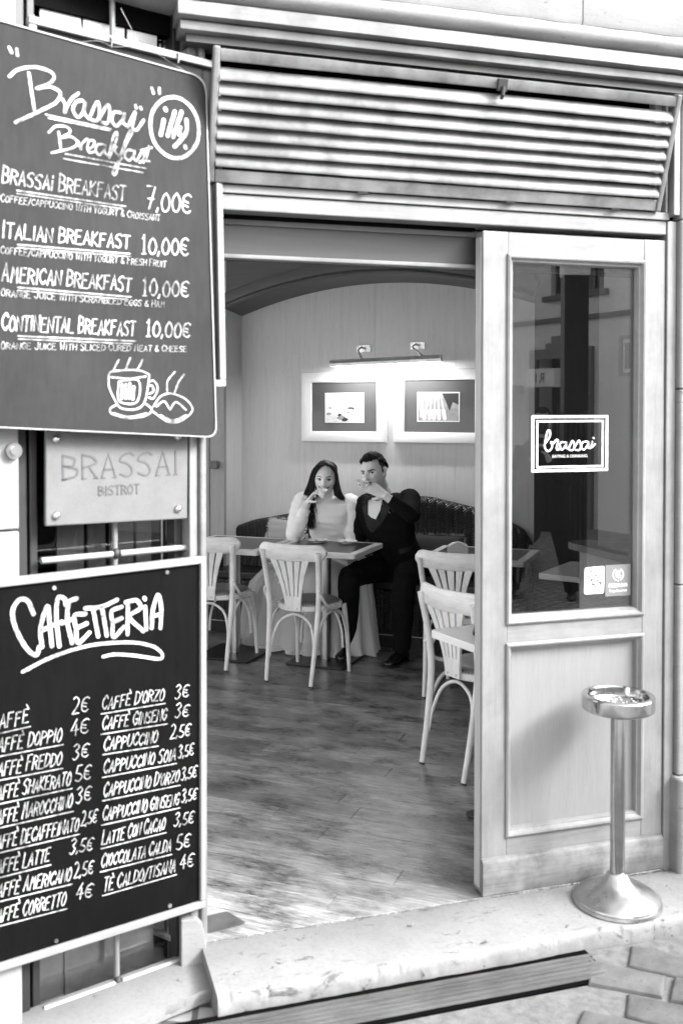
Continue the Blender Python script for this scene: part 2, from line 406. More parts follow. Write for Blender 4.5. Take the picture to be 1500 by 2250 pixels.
# ------------------------------------------------------------------ louvred vent, hinged at its foot, leaning out
lv = thing('louvred_vent', 'tilted wooden louvre panel above the doorway with seven rounded slats', 'vent', T(0, -.014, 2.349) @ Matrix.Rotation(radians(18.5), 4, 'X'))
LH = .392
m = MB().box(.648, .668, -.016, .016, .0, LH); m.build('stile', WOOD_LOUVRE, lv, bevel=.005)
m = MB().box(-.93, -.91, -.016, .016, .0, LH); m.build('stile', WOOD_LOUVRE, lv, bevel=.005)
m = MB().box(-.909, .647, -.013, .013, .001, .040); m.build('bottom_rail', WOOD_LOUVRE, lv, bevel=.003)
m = MB(); bar_x(m, -.909, .647, [(.012,.352),(-.012,.352),(-.014,.357),(-.012,.384),(.012,.386)], 50, .0015); m.build('top_rail', WOOD_LOUVRE, lv, smooth=40)
for k in range(7):
    zc = .066+.0418*k; prof = []
    for a in range(0, 360, 24):
        u, w = .0205*cos(radians(a)), .0110*sin(radians(a))
        th = radians(62); prof.append((-.006-(u*cos(th))+w*sin(th), zc-u*sin(th)*-1*-1 - w*cos(th)*-1))
    sg = random.Random(20+k); sag = sg.uniform(-.0018,.0018); ph_ = sg.uniform(0,6)
    rings_ = [[(x, y+.0012*noise.noise(Vector((x*3, k*5.1, 2))), z+sag*sin(2.2*x+ph_)+.0010*noise.noise(Vector((x*9, k*3.3, y*40)))) for y, z in prof] for x in [-.909+1.556*i/60 for i in range(61)]]
    m = MB().loft(rings_); m.build('slat', WOOD_LOUVRE, lv, smooth=60)
for x in (-.45, .07, .47):
    m = MB().box(x, x+.035, -.018, -.0135, -.003, .003); m.build('hinge', IRON, lv)
m = MB().box(-.02, .012, -.026, -.0145, .345, .383); m.tube([(-.004,-.03,.36),(-.004,-.034,.335),(-.004,-.028,.322)], .006); m.build('latch', IRON, lv)

# ------------------------------------------------------------------ sliding door
dr = thing('sliding_door', 'pale wooden door with tall glass pane and lower panel, slid open to the right', 'door', T(0,0,0))
m = MB().box(.0, .0945, .0, .062, .003, 2.25); m.build('stile', WOOD_Z, dr, bevel=.004)
m = MB().box(.6225, .7085, .0, .062, .003, 2.25); m.build('stile', WOOD_Z, dr, bevel=.003)
m = MB().box(.095, .622, .0012, .061, 2.170, 2.249); m.build('top_rail', WOOD_X, dr)
m = MB().box(.095, .622, .0012, .061, .848, .9235); m.build('middle_rail', WOOD_X, dr)
m = MB().box(.095, .622, .0012, .061, .004, .192); m.build('bottom_rail', WOOD_X, dr)
m = MB().box(-.003, .0, .012, .050, .02, 2.23); m.build('edge_strip', WOOD_IN_Z, dr)
GPROF = [(-.006,.0),(-.006,-.006),(.000,-.010),(.006,-.008),(.009,-.002),(.014,.004),(.018,.005),(.020,.010),(.022,.022),(.022,.05),(-.006,.05)]
m = MB().rectframe(.0945, .6225, .923, 2.170, GPROF); m.build('glazing_bead', WOOD_Z, dr, smooth=30)
m = MB().rectframe(.0945, .6225, .1925, .848, GPROF); m.build('panel_moulding', WOOD_Z, dr, smooth=30)
m = MB().box(.112, .605, .024, .045, .212, .83); m.build('lower_panel', m_wood('door_panel', .17, 'z', .18, fine=2), dr)
m = MB().box(.115, .602, .0295, .0345, .943, 2.15)
pane = m.build('glass_pane', m_glass('door_glass', 1.75, .74), dr)
m = MB(); bar_x(m, -.0015, .7045, [(-.001,.002),(-.016,.002),(-.018,.005),(-.018,.112),(-.012,.122),(-.001,.126)], 30, .0015); m.build('kickboard', m_wood('scuffed_kickboard', .155, 'x', .34, dirt=.55), dr, smooth=35)
# window decals are stuck on the inner side of the pane's front face
DEC = m_plain('white_vinyl', .82, .5, .03)
GREYV = m_plain('grey_vinyl', .13, .5, .05)
dl = MB()
for (x0, x1, z0, z1, w) in ((.198,.497,1.433,1.629,.0085),(.216,.479,1.447,1.612,.006)):
    dl.rectframe(x0, x1, z0, z1, [(0,.0268),(w,.0268),(w,.0282),(0,.0282)])
dl.build('decal_border', DEC, dr)
# ------------------------------------------------------------------ hand lettering: single-stroke letters on a 6 x 9 grid ('~' = smooth curve)
GLY = {
'A': ['00 39 60','13 53'], 'B': ['00 09','~09 48 57 45 05','~05 54 63 51 00'], 'C': ['~67 49 28 06 03 21 40 62'], 'D': ['00 09','~09 48 66 63 41 00'],
'E': ['59 09 00 60','05 45'], 'F': ['59 09 00','05 45'], 'G': ['~67 49 28 06 03 21 40 62','62 64 34'], 'H': ['00 09','60 69','05 65'], 'I': ['30 39'],
'J': ['~59 53 40 20 02'], 'K': ['00 09','59 04 60'], 'L': ['09 00 60'], 'M': ['00 19 34 59 60'], 'N': ['00 09 60 69'], 'O': ['~39 17 04 11 30 51 64 57 39'],
'P': ['00 09','~09 48 66 45 04'], 'Q': ['~39 17 04 11 30 51 64 57 39','42 60'], 'R': ['00 09','~09 48 66 45 04','34 60'], 'S': ['~68 49 18 06 35 53 51 30 01'],
'T': ['09 69','39 30'], 'U': ['~09 03 11 30 51 63 69'], 'V': ['09 30 69'], 'W': ['09 10 36 50 69'], 'X': ['00 69','09 60'], 'Y': ['09 34 69','34 30'], 'Z': ['09 69 00 60'],
'i': ['30 36','38 39'], '0': ['~39 17 04 11 30 51 64 57 39'], '1': ['17 39 30','10 50'], '2': ['~08 29 57 44 00','00 60'], '3': ['~08 39 57 25','~25 53 41 20 01'],
'4': ['49 03 63','46 40'], '5': ['59 19 05','~05 44 62 30 01'], '7': ['09 69 20','14 54'], '€': ['~68 49 18 06 03 11 40 61','04 43','06 45'],
',': ['31 1/'], "'": ['39 26'], '/': ['0/ 69'], '&': ['~60 17 38 47 03 20 62'],
}
def stroke_pts(s, k=5):
    sm = s[0] == '~'; s = s.lstrip('~')
    P = [(ord(c[0])-48, ord(c[1])-48) for c in s.split()]
    return [(p[0], p[1]) for p in spline([(x, y, 0) for x, y in P], k)] if sm else [(float(x), float(y)) for x, y in P]
def letter_line(m, text, p0, p1, h, w, y=0, jit=.0, lean=.08, seed=0, serif=False, bold_first=True):
    """writes text from p0 to p1 (baseline, metres in the board's xz plane)"""
    r = random.Random(seed+len(text)); adv = []
    for c in text:
        b = {'I':.45,'i':.4,' ':.55,',':.35,"'":.3,'1':.7,'/':.65,'M':1.15,'W':1.15,'È':.9}.get(c, .95); adv.append(b)
    tot = sum(adv); d = Vector((p1[0]-p0[0], p1[1]-p0[1])); L = d.length; d = d/L; n = Vector((-d.y, d.x)); u = L/tot; x = 0
    for i, c in enumerate(text):
        a = adv[i]*u; base = 'E' if c == 'È' else c
        big = 1.18 if (bold_first and (i == 0 or text[i-1] == ' ')) else 1.0
        jy = r.uniform(-jit, jit)*h; js = 1+r.uniform(-jit, jit)
        if base in GLY:
            ss = list(GLY[base])
            if c == 'È': ss.append('2< 4:')
            for s in ss:
                P = []
                for gx, gy in stroke_pts(s):
                    gx2 = (gx-3)/6*.74*(1.0 if base not in ('I','i',',',"'") else 1.2)
                    px = x + a*.5 + gx2*min(a, u*1.0) + lean*gy/9*h
                    py = (gy/9)*h*js*big + jy
                    q = Vector(p0)+d*px+n*py; P.append((q.x, q.y))
                m.ribbon(P, w, y)
        x += a
STROKES = {
 'brassai': [[(-535,2556),(-521,2461)],[(-587,2537),(-563,2560),(-518,2575),(-477,2571),(-466,2557),(-481,2537),(-514,2519)],[(-514,2519),(-477,2530),(-449,2519),(-460,2492),(-498,2465),(-540,2438),(-572,2418)],[(-443,2503),(-435,2488),(-437,2467),(-430,2485),(-417,2508),(-398,2527)],[(-387,2509),(-404,2502),(-413,2480),(-400,2461),(-385,2476),(-378,2507),(-381,2477),(-367,2462)],[(-365,2467),(-343,2513),(-336,2489),(-343,2462),(-359,2460)],[(-339,2465),(-312,2510),(-306,2485),(-314,2459),(-330,2458)],[(-275,2495),(-294,2492),(-300,2469),(-287,2455),(-268,2475),(-261,2497),(-266,2471),(-252,2458)],[(-252,2458),(-229,2505),(-238,2461),(-225,2454),(-203,2486)],[(-228,2523),(-226,2517)],[(-213,2520),(-210,2516)],[(-587,2613),(-581,2601)],[(-567,2613),(-565,2597)],[(-177,2582),(-172,2569)],[(-153,2586),(-153,2571)]],
 'under': [[(-490,2453),(-303,2444)],[(-482,2445),(-307,2439)],[(-435,2355),(-197,2348)],[(-440,2341),(-206,2335)]],
 'breakfast': [[(-454,2411),(-448,2364)],[(-482,2406),(-461,2426),(-431,2429),(-422,2416),(-448,2397)],[(-448,2397),(-418,2404),(-401,2390),(-418,2373),(-474,2352)],[(-399,2395),(-392,2373),(-389,2388),(-374,2405),(-369,2403)],[(-372,2376),(-356,2387),(-352,2402),(-365,2402),(-372,2386),(-368,2369),(-352,2373)],[(-326,2397),(-341,2395),(-348,2377),(-337,2366),(-323,2383),(-320,2398),(-321,2377),(-312,2366)],[(-310,2366),(-296,2423),(-285,2438),(-287,2416),(-308,2362)],[(-305,2379),(-285,2399),(-292,2386),(-276,2367)],[(-276,2367),(-253,2417),(-238,2445),(-248,2445),(-271,2384),(-288,2322),(-298,2321),(-290,2343),(-271,2367)],[(-239,2394),(-255,2391),(-262,2373),(-248,2364),(-234,2381),(-231,2397),(-234,2373),(-225,2365)],[(-225,2365),(-206,2398),(-202,2377),(-216,2362)],[(-204,2364),(-185,2415),(-196,2374),(-185,2370)],[(-211,2398),(-178,2411)]],
 'illyring': [[(-25,2484),(-27,2464),(-33,2445),(-43,2428),(-56,2413),(-71,2402),(-88,2394),(-105,2391),(-123,2393),(-139,2399),(-154,2409),(-166,2422),(-175,2438),(-180,2457),(-182,2476),(-180,2496),(-175,2514),(-166,2531),(-153,2546),(-138,2558),(-122,2565),(-104,2569),(-87,2568),(-70,2562),(-55,2553),(-42,2539),(-33,2523),(-27,2504),(-25,2484)]],
 'illy': [[(-149,2453),(-140,2496)],[(-135,2530),(-133,2527)],[(-127,2454),(-104,2527)],[(-110,2453),(-82,2530)],[(-90,2462),(-85,2483)],[(-66,2509),(-66,2477),(-80,2453),(-105,2425)],[(-71,2430),(-69,2427)]],
 'cup': [[(-313,1751),(-304,1760),(-274,1764),(-246,1766),(-214,1764),(-188,1753)],[(-313,1751),(-312,1717),(-295,1680),(-275,1656),(-228,1654),(-202,1678),(-188,1751)],[(-304,1744),(-251,1741),(-199,1748)],[(-283,1732),(-222,1735),(-228,1674),(-282,1677),(-283,1732)],[(-188,1733),(-176,1736),(-164,1723),(-164,1705),(-176,1685),(-190,1687)],[(-188,1722),(-178,1720),(-176,1705),(-188,1698)],[(-293,1665),(-309,1654),(-302,1639),(-252,1628),(-200,1634),(-181,1652),(-200,1669)],[(-297,1766),(-290,1781),(-282,1794)],[(-261,1767),(-256,1782),(-247,1801)],[(-228,1765),(-218,1779),(-210,1796)],[(-176,1661),(-152,1691),(-118,1699),(-73,1683),(-49,1651),(-83,1620),(-128,1615),(-176,1645)],[(-166,1661),(-142,1676),(-123,1651)],[(-123,1651),(-103,1674),(-71,1651)],[(-132,1707),(-130,1736),(-107,1763)],[(-108,1701),(-95,1732),(-77,1756)]],
 'cupthick': [[(-300,1640),(-252,1629),(-198,1639)],[(-152,1633),(-113,1618),(-71,1633)],[(-272,1723),(-275,1684)],[(-261,1724),(-262,1685)],[(-249,1726),(-251,1685)],[(-237,1717),(-240,1682)]],
 'caff': [[(-518,1089),(-535,1128),(-560,1131),(-576,1100),(-565,1049),(-536,994),(-511,975),(-503,996)],[(-495,995),(-499,1048),(-479,1107),(-473,1057),(-467,993)],[(-497,1040),(-472,1048)],[(-446,990),(-454,1072),(-449,1125),(-430,1120),(-427,1103)],[(-465,1051),(-439,1057)],[(-409,993),(-422,1055),(-418,1108),(-395,1118)],[(-439,1053),(-405,1062)],[(-370,1071),(-401,1070),(-397,1030),(-392,991),(-358,1016)],[(-397,1033),(-366,1043)],[(-370,1087),(-334,1085),(-307,1089),(-274,1100)],[(-347,1085),(-332,1002)],[(-320,1084),(-306,1001)],[(-260,1078),(-290,1069),(-288,1034),(-285,993),(-253,1019)],[(-288,1037),(-260,1045)],[(-242,996),(-240,1081)],[(-247,1090),(-213,1091),(-201,1067),(-236,1046),(-192,998)],[(-186,1069),(-182,1002)],[(-189,1096),(-186,1092)],[(-165,1004),(-162,1053),(-145,1100),(-134,1059),(-137,1000)],[(-162,1039),(-135,1041)]],
 'swoosh': [[(-549,934),(-464,963),(-353,979),(-237,971),(-165,950),(-133,923),(-141,908),(-213,928),(-280,942),(-317,941)]],
 'logo': [[(246,1526),(266,1553),(269,1573),(260,1576),(252,1548),(249,1518),(263,1505),(277,1520),(272,1537),(281,1534)],[(281,1530),(293,1544),(300,1541),(297,1528),(294,1514),(300,1509),(310,1520)],[(328,1535),(311,1535),(306,1517),(317,1510),(331,1527),(335,1537),(331,1517),(343,1513)],[(341,1513),(356,1540),(364,1524),(358,1508),(343,1509)],[(364,1515),(381,1541),(389,1524),(384,1508),(369,1508)],[(415,1537),(397,1534),(392,1516),(403,1509),(417,1526),(421,1536),(418,1516),(427,1513)],[(427,1513),(436,1538),(431,1516),(446,1528)],[(439,1550),(441,1548)]],
}
MENU_UP = [('BRASSAi BREAKFAST', -611, 2252, -260, 2248, 43), ('7,00€', -200, 2232, -51, 2236, 58), ('COFFEE/CAPPUCCINO WITH YOGURT & CROISSANT', -614, 2204, -152, 2201, 19), ('ITALIAN BREAKFAST', -612, 2108, -247, 2114, 41), ('10,00€', -215, 2101, -59, 2111, 52), ('COFFEE/CAPPUCCINO WITH YOGURT & FRESH FRUIT', -615, 2066, -133, 2069, 19), ('AMERICAN BREAKFAST', -613, 1994, -244, 1991, 43), ('10,00€', -213, 1982, -59, 1987, 50), ('ORANGE JUICE WITH SCRAMBLED EGGS & HAM', -615, 1954, -138, 1950, 19), ('CONTINENTAL BREAKFAST', -614, 1864, -232, 1865, 43), ('10,00€', -202, 1865, -55, 1868, 47), ('ORANGE JUICE WITH SLICED CURED MEAT & CHEESE', -616, 1814, -67, 1823, 18)]
MENU_LOW = [('CAFFÈ', -638, 787, -533, 791, 42), ('2€', -414, 792, -361, 793, 46), ('CAFFÈ DOPPIO', -639, 726, -441, 722, 42), ('4€', -419, 728, -361, 730, 44), ('CAFFÈ FREDDO', -639, 661, -442, 655, 42), ('3€', -413, 660, -361, 662, 44), ('CAFFÈ SHAKERATO', -639, 596, -416, 592, 42), ('5€', -405, 596, -355, 598, 44), ('CAFFÈ MAROCCHINO', -640, 531, -412, 526, 42), ('3€', -403, 533, -355, 535, 44), ('CAFFÈ DECAFFEINATO', -640, 463, -394, 456, 42), ('2,5€', -388, 465, -339, 465, 42), ('CAFFÈ LATTE', -641, 395, -478, 391, 42), ('3,5€', -423, 393, -352, 389, 41), ('CAFFÈ AMERICANO', -641, 330, -417, 319, 42), ('2,5€', -410, 321, -350, 323, 42), ('CAFFÈ CORRETTO', -642, 263, -433, 253, 42), ('4€', -407, 258, -353, 255, 42), ("CAFFÈ D'ORZO", -324, 788, -126, 783, 39), ('3€', -93, 778, -43, 779, 41), ('CAFFÈ GINSENG', -324, 729, -119, 720, 39), ('3€', -94, 719, -43, 718, 41), ('CAPPUCCINO', -320, 669, -149, 659, 40), ('2,5€', -109, 660, -39, 660, 41), ('CAPPUCCINO SOIA', -321, 603, -89, 594, 40), ('3,5€', -82, 595, -28, 598, 39), ("CAPPUCCINO D'ORZO", -321, 535, -78, 525, 40), ('3,5€', -73, 528, -18, 528, 39), ('CAPPUCCINO GINSENG', -324, 465, -79, 456, 40), ('3,5€', -72, 458, -18, 457, 39), ('LATTE CON CACAO', -326, 397, -125, 392, 40), ('3,5€', -98, 391, -29, 388, 39), ('CIOCCOLATA CALDA', -329, 330, -106, 321, 40), ('5€', -91, 317, -40, 318, 42), ('TÈ CALDO/TISANA', -323, 259, -91, 255, 40), ('4€', -80, 255, -29, 255, 42)]
# ------------------------------------------------------------------ boards on the splayed window wall (local frame WIN: x along the wall, y into it)
def m_chalk():
    t = NT('white_chalk_marker', .9, 0, .1); n = t.noise(t.coord((1,1,1)), 55, 5, .7); k = t.noise(t.coord((1,1,1)), 7, 3)
    t.color(t.ramp(t.math('ADD', t.math('MULTIPLY', n, .6), t.math('MULTIPLY', k, .4)), [(.36, .05), (.48, .22), (.62, .52)])); return t.m
CHALK = m_chalk()
def m_board(name, v, var, rough):
    t = NT(name, rough); c = t.coord()
    n = t.noise(t.coord((1,1,1)), 3.5, 7, .6); s = t.noise(t.coord((6,6,1.2)), 9, 5, .6)
    a = t.math('ADD', t.math('MULTIPLY', n, .6), t.math('MULTIPLY', s, .4))
    sp = t.ramp(t.noise(c, 70, 2, .5), [(.76, 0), (.80, .5)])
    t.color(t.math('ADD', t.ramp(a, [(.3, v*(1-var)), (.7, v*(1+var))]), t.math('MULTIPLY', sp, v*1.2)))
    t.b.inputs['Specular IOR Level'].default_value = .05; t.bump(n, .1, .001); return t.m
GREYB = m_board('grey_chalkboard', .023, .30, .7)
BLACKB = m_board('black_chalkboard', .0025, .6, .75)
FRAMEW = m_wood('bare_frame_wood', .17, 'x', .16)
FRAMEWZ = m_wood('bare_frame_wood_upright', .17, 'z', .16)
def mm(L): return [(a/1000, b/1000) for a, b in L]
# rear framed board
rb = thing('framed_chalkboard', 'grey chalkboard in pale wooden frame hung behind the rounded breakfast board', 'chalkboard', WIN)
rbq = [(-.523,2.724),(.067,2.713),(.084,1.721),(-.54,1.715)]
m = MB().prism([(-.515,2.71),(.058,2.702),(.075,1.732),(-.53,1.73)], -.030, -.022); m.build('panel', GREYB, rb)
def strip(pa, pb, w, side, y0, y1):
    a, b = Vector(pa), Vector(pb); d = (b-a).normalized(); n = Vector((-d.y, d.x))*side*w
    return MB().prism([a, b, b+n, a+n], y0, y1)
strip((-.523,2.724),(.067,2.713),.022,-1,-.045,-.018).build('top_rail', FRAMEW, rb, bevel=.003)
strip((.067,2.690),(.084,1.743),.022,-1,-.045,-.018).build('stile', FRAMEWZ, rb, bevel=.003)
strip((-.523,2.701),(-.54,1.737),.022,1,-.045,-.018).build('stile', FRAMEWZ, rb, bevel=.003)
strip((.084,1.721),(-.54,1.715),.022,-1,-.045,-.018).build('bottom_rail', FRAMEW, rb, bevel=.003)
WIRE = m_metal('thin_wire', .12, .5)
m = MB().tube(spline([(-.44,-.052,2.655),(-.34,-.058,2.688),(-.28,-.055,2.685),(-.22,-.056,2.715),(-.26,-.05,2.80)],6), .0009, 6)
m.tube(spline([(-.205,-.05,2.722),(-.12,-.056,2.68),(-.03,-.058,2.648)],6), .0009, 6); m.build('hanging_wire', WIRE, rb, smooth=60)
for x, z in ((-.29,2.70),(-.08,2.698)):
    m = MB(); m.tube([(x,-.046,z+.012),(x+.002,-.052,z+.004),(x,-.050,z-.018)], .003, 8); m.build('hook', WIRE, rb, smooth=60)
# rounded front board
fb = thing('breakfast_board', 'grey rounded breakfast menu board with white chalk lettering, leaning over a framed board', 'menu board', WIN)
def rounded(pts, rad, k=5):
    out = []; n = len(pts)
    for i in range(n):
        p, a, b = Vector(pts[i]), Vector(pts[i-1]), Vector(pts[(i+1)%n]); r = rad[i]
        u, v = (a-p).normalized()*r, (b-p).normalized()*r
        for j in range(k+1):
            t = j/k; out.append((p+u)*(1-t)**2 + p*2*t*(1-t) + (p+v)*t*t)
    return out
fbq = [(-.80,2.686),(-.005,2.643),(.028,1.570),(-.78,1.618)]
m = MB().prism(rounded(fbq, [.05,.05,.035,.05]), -.0745, -.062); m.build('panel', GREYB, fb, bevel=.002)
m = MB(); R1 = rounded(fbq, [.05,.05,.035,.05], 8); cc = Vector((-.39,2.13))
m.loft([[(p.x, -.078, p.y) for p in R1], [(cc.x+(p.x-cc.x)*1.012, -.078, cc.y+(p.y-cc.y)*1.008) for p in R1], [(cc.x+(p.x-cc.x)*1.012, -.06, cc.y+(p.y-cc.y)*1.008) for p in R1], [(p.x, -.06, p.y) for p in R1]], caps=False)
m.build('worn_rim', m_wood('worn_rim', .20, 'z', .35), fb, smooth=40)
Y1 = -.0747
def write(board, key, w, y, name='lettering', smooth=True):
    m = MB()
    for s in STROKES[key]: m.ribbon([(p.x, p.y) for p in spline([(a, b, 0) for a, b in mm(s)], 7)] if smooth and len(s) > 2 else mm(s), w, y)
    return m.build(name, CHALK, board)
write(fb, 'brassai', .0046, Y1); write(fb, 'under', .0020, Y1, 'underline'); write(fb, 'breakfast', .0034, Y1)
write(fb, 'illyring', .0058, Y1, 'logo_ring'); write(fb, 'illy', .0068, Y1, 'logo_lettering'); write(fb, 'cup', .0026, Y1, 'cup_drawing'); write(fb, 'cupthick', .0046, Y1, 'cup_drawing')
for i, (tx, a, b, c, d, h) in enumerate(MENU_UP):
    m = MB(); big = h > 30
    letter_line(m, tx, (a/1000, b/1000), (c/1000, d/1000), h/1000*.92, .0022 if big and '€' not in tx else (.0024 if '€' in tx else .0009), Y1, .05, .10, i)
    m.build('lettering', CHALK, fb)
    if i % 3 == 0:
        m = MB(); dx = (c-a)*.12; 
        m.ribbon([((a+dx)/1000, b/1000-.014), (c/1000, d/1000-.016)], .0019, Y1); m.ribbon([((a+dx)/1000, b/1000-.022), (c/1000-.01, d/1000-.024)], .0015, Y1); m.build('underline', CHALK, fb)
# lower board
lb = thing('caffetteria_board', 'black chalkboard in pale wooden frame listing coffees, headed CAFFETTERIA', 'menu board', WIN)
lq = [(-.76,1.193),(.011,1.202),(.007,.119),(-.77,.131)]
m = MB().prism([(-.75,1.18),(.0,1.19),(-.003,.13),(-.76,.142)], -.034, -.02); m.build('panel', BLACKB, lb)
strip(lq[0], lq[1], .021, -1, -.046, -.016).build('top_rail', FRAMEW, lb, bevel=.003)
strip((lq[1][0],lq[1][1]-.0215), (lq[2][0],lq[2][1]+.0215), .017, -1, -.046, -.016).build('stile', FRAMEWZ, lb, bevel=.003)
strip((lq[2][0],lq[2][1]), lq[3], .021, -1, -.046, -.016).build('bottom_rail', FRAMEW, lb, bevel=.003)
strip((lq[3][0],lq[3][1]+.0215), (lq[0][0],lq[0][1]-.0215), .017, -1, -.046, -.016).build('stile', FRAMEWZ, lb, bevel=.003)
Y2 = -.0345
write(lb, 'caff', .0062, Y2); write(lb, 'swoosh', .0050, Y2, 'flourish')
for i, (tx, a, b, c, d, h) in enumerate(MENU_LOW):
    m = MB(); letter_line(m, tx, (a/1000, b/1000), (c/1000, d/1000), h/1000*.86, .0015, Y2, .05, .18, i); m.build('lettering', CHALK, lb)
    if '€' not in tx:
        m = MB(); m.ribbon([(a/1000, b/1000-.012), (c/1000+.004, d/1000-.012)], .0013, Y2); m.build('underline', CHALK, lb)
SCREW = m_metal('screw_steel', .5, .35)
for x, z in ((-.46,1.155),(-.115,1.165),(-.11,.155),(-.46,.16)):
    m = MB(); m.tube([(x,-.0345,z),(x,-.038,z)], .006, 12); m.build('screw', SCREW, lb)
# engraved plaque
pq = thing('stone_plaque', 'pale stone plaque engraved with the bistro name between the two boards', 'plaque', WIN)
m = MB().prism([(-.476,1.60),(-.036,1.598),(-.040,1.319),(-.478,1.327)], -.022, -.006); m.build('slab', m_stone('plaque_stone', .105, pits=.3, scale=5, layer=1, var=.12, bump=.15), pq, bevel=.004)
ENG = m_plain('engraved_letters', .055, .8)
def serif_line(m, text, p0, p1, h, w, y):
    letter_line(m, text, p0, p1, h, w, y, 0, 0, 1, bold_first=False)
    tot = sum({'I':.45}.get(c, .95) for c in text); L = p1[0]-p0[0]; x = 0
    for c in text:
        a = {'I':.45}.get(c, .95)*L/tot; cxx = p0[0]+x+a/2
        feet = {'A': (-.3, .3), 'R': (-.3, .32), 'I': (0,), 'T': (0,), 'B': (-.3,)}.get(c, ())
        for fx in feet: m.ribbon([(cxx+fx*a-.006*h/.07, p0[1]), (cxx+fx*a+.006*h/.07, p0[1])], w*.6, y)
        x += a
m = MB(); serif_line(m, 'BRASSAI', (-.435,1.455), (-.065,1.458), .068, .0030, -.0222); m.build('lettering', ENG, pq)
m = MB(); serif_line(m, 'BISTROT', (-.325,1.405), (-.195,1.406), .026, .0020, -.0222); m.build('lettering', ENG, pq)
for x, z in ((-.448,1.356),(-.072,1.352),(-.448,1.57),(-.072,1.57)):
    m = MB().lathe([(.0,.0),(.012,.0),(.011,.006),(.006,.011),(.0,.012)], 16).xf(T(x,-.022,z) @ Matrix.Rotation(radians(90),4,'X')); m.build('bolt', SCREW, pq, smooth=50)
# ------------------------------------------------------------------ barred window behind the boards
sw = thing('barred_window', 'tall dark-framed window with white grille bars behind the menu boards', 'window', WIN)
FRD = m_plain('dark_window_frame', .012, .5, .3, 20)
m = MB().box(-.545,-.512,.03,.12,-.13,2.86); m.build('frame_stile', FRD, sw, bevel=.004)
m = MB().box(-.500,-.478,.045,.12,-.13,2.86); m.build('frame_stile', FRD, sw, bevel=.003)
m = MB().box(-.055,-.030,.035,.12,-.13,2.86); m.build('frame_stile', FRD, sw, bevel=.003)
m = MB().box(-.477,-.056,.05,.12,2.792,2.86); m.build('frame_rail', DARKBOX, sw)
m = MB().box(-.477,-.056,.05,.12,-.13,-.09); m.build('frame_rail', m_stone('sill_stone', .33, scale=3, layer=1), sw)
m = MB().box(-.477,-.056,.085,.090,-.09,2.79); m.build('glass_pane', m_glass('window_glass', 1.5), sw)
CUR = m_plain('pale_blind', .55, .8, .08, 5)
for x0, x1, z0, z1 in ((-.455,-.335,2.2,2.79),(-.327,-.20,2.2,2.79),(-.19,-.095,2.2,2.79)):
    m = MB().box(x0, x1, .062, .07, z0, z1); m.build('blind_slat', CUR, sw)
SH = m_wood('dark_shutter', .05, 'z', .5)
for x0, x1, v in ((-.40,-.318,0),(-.305,-.25,0),(-.236,-.16,1),(-.15,-.10,0)):
    m = MB().box(x0, x1, .105, .115, 1.0, 2.0); m.build('inner_shutter', SH, sw)
MOT = m_stone('mottled_panel', .10, pits=.35, scale=6, layer=1, var=.35)
m = MB().box(-.385,-.10,.10,.112,-.088,.5); m.build('lower_panel', MOT, sw)
m = MB().box(-.477,-.386,.112,.12,-.088,.5); m.build('lower_panel', m_stone('dark_mottled_panel', .12, scale=6, layer=1), sw)
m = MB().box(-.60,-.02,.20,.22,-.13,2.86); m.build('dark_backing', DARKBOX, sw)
GRB = m_plain('white_painted_iron', .2, .45, .08, 20)
m = MB().tube([(-.252,.03,-.13),(-.252,.03,2.85)], .0085, 10); m.build('upright_bar', m_plain('grey_painted_iron', .12, .5), sw, smooth=60)
for z in (-.055, .35, .79, 1.226, 1.66, 2.1, 2.54):
    m = MB().tube([(-.478,.016,z),(-.265,.016,z)], .0095, 10); m.build('cross_bar', GRB, sw, smooth=60)
    m = MB().tube([(-.241,.016,z),(-.028,.016,z)], .0095, 10); m.build('cross_bar', GRB, sw, smooth=60)
    m = MB().sphere((-.252,.022,z), (.013,.013,.016), 12, 8); m.build('bar_knuckle', IRON, sw, smooth=60)
# plastered pier left of the window
lp = thing('left_pier', 'white plastered pier at the left edge beside the barred window', 'wall', WIN)
for z0, z1 in ((-.13,1.318),(1.324,3.0)):
    m = MB().box(-1.2,-.548,-.012,.2,z0,z1); m.build('pier_block', STUCCO, lp, bevel=.005)
m = MB().tube([(-.566,-.012,1.54),(-.566,-.03,1.54)], .022, 16).tube([(-.566,-.03,1.54),(-.566,-.036,1.54)], .012, 12); m.build('door_bell', m_metal('bell_steel', .4, .3), lp, smooth=40)
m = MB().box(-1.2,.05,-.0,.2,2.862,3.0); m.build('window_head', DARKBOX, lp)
kb = thing('stone_plinth', 'pale stone plinth on the ground under the barred window', 'plinth', WIN)
rough_slab(-1.2, .012, -.20, .045, -.10, -.052, 120, 5.5).build('slab', TRAV, kb, smooth=60)
# ------------------------------------------------------------------ decals on the door pane
m = MB()
for s in STROKES['logo']: m.ribbon([(p.x, p.y) for p in spline([(a, b, 0) for a, b in mm(s)], 7)] if len(s) > 2 else mm(s), .0023, .0282)
m.build('logo_lettering', DEC, dr)
def text_mesh(txt, size, mat, name, parent, M):
    cu = bpy.data.curves.new('t', 'FONT'); cu.body = txt; cu.size = size; cu.align_x = 'CENTER'; cu.extrude = .0003
    ob = bpy.data.objects.new('t', cu); scene.collection.objects.link(ob)
    dg_ = bpy.context.evaluated_depsgraph_get(); me = bpy.data.meshes.new_from_object(ob.evaluated_get(dg_)); bpy.data.objects.remove(ob)
    me.materials.clear(); return put(name, me, mat, parent, M)
XZ = Matrix.Rotation(radians(90), 4, 'X')
text_mesh('EATING & DRINKING', .0145, m_plain('faint_vinyl', .45), 'logo_small_lettering', dr, T(.347,.0280,1.482) @ XZ)
m = MB().box(.490,.592,.0272,.0284,.986,1.097); m.build('sticker', GREYV, dr)
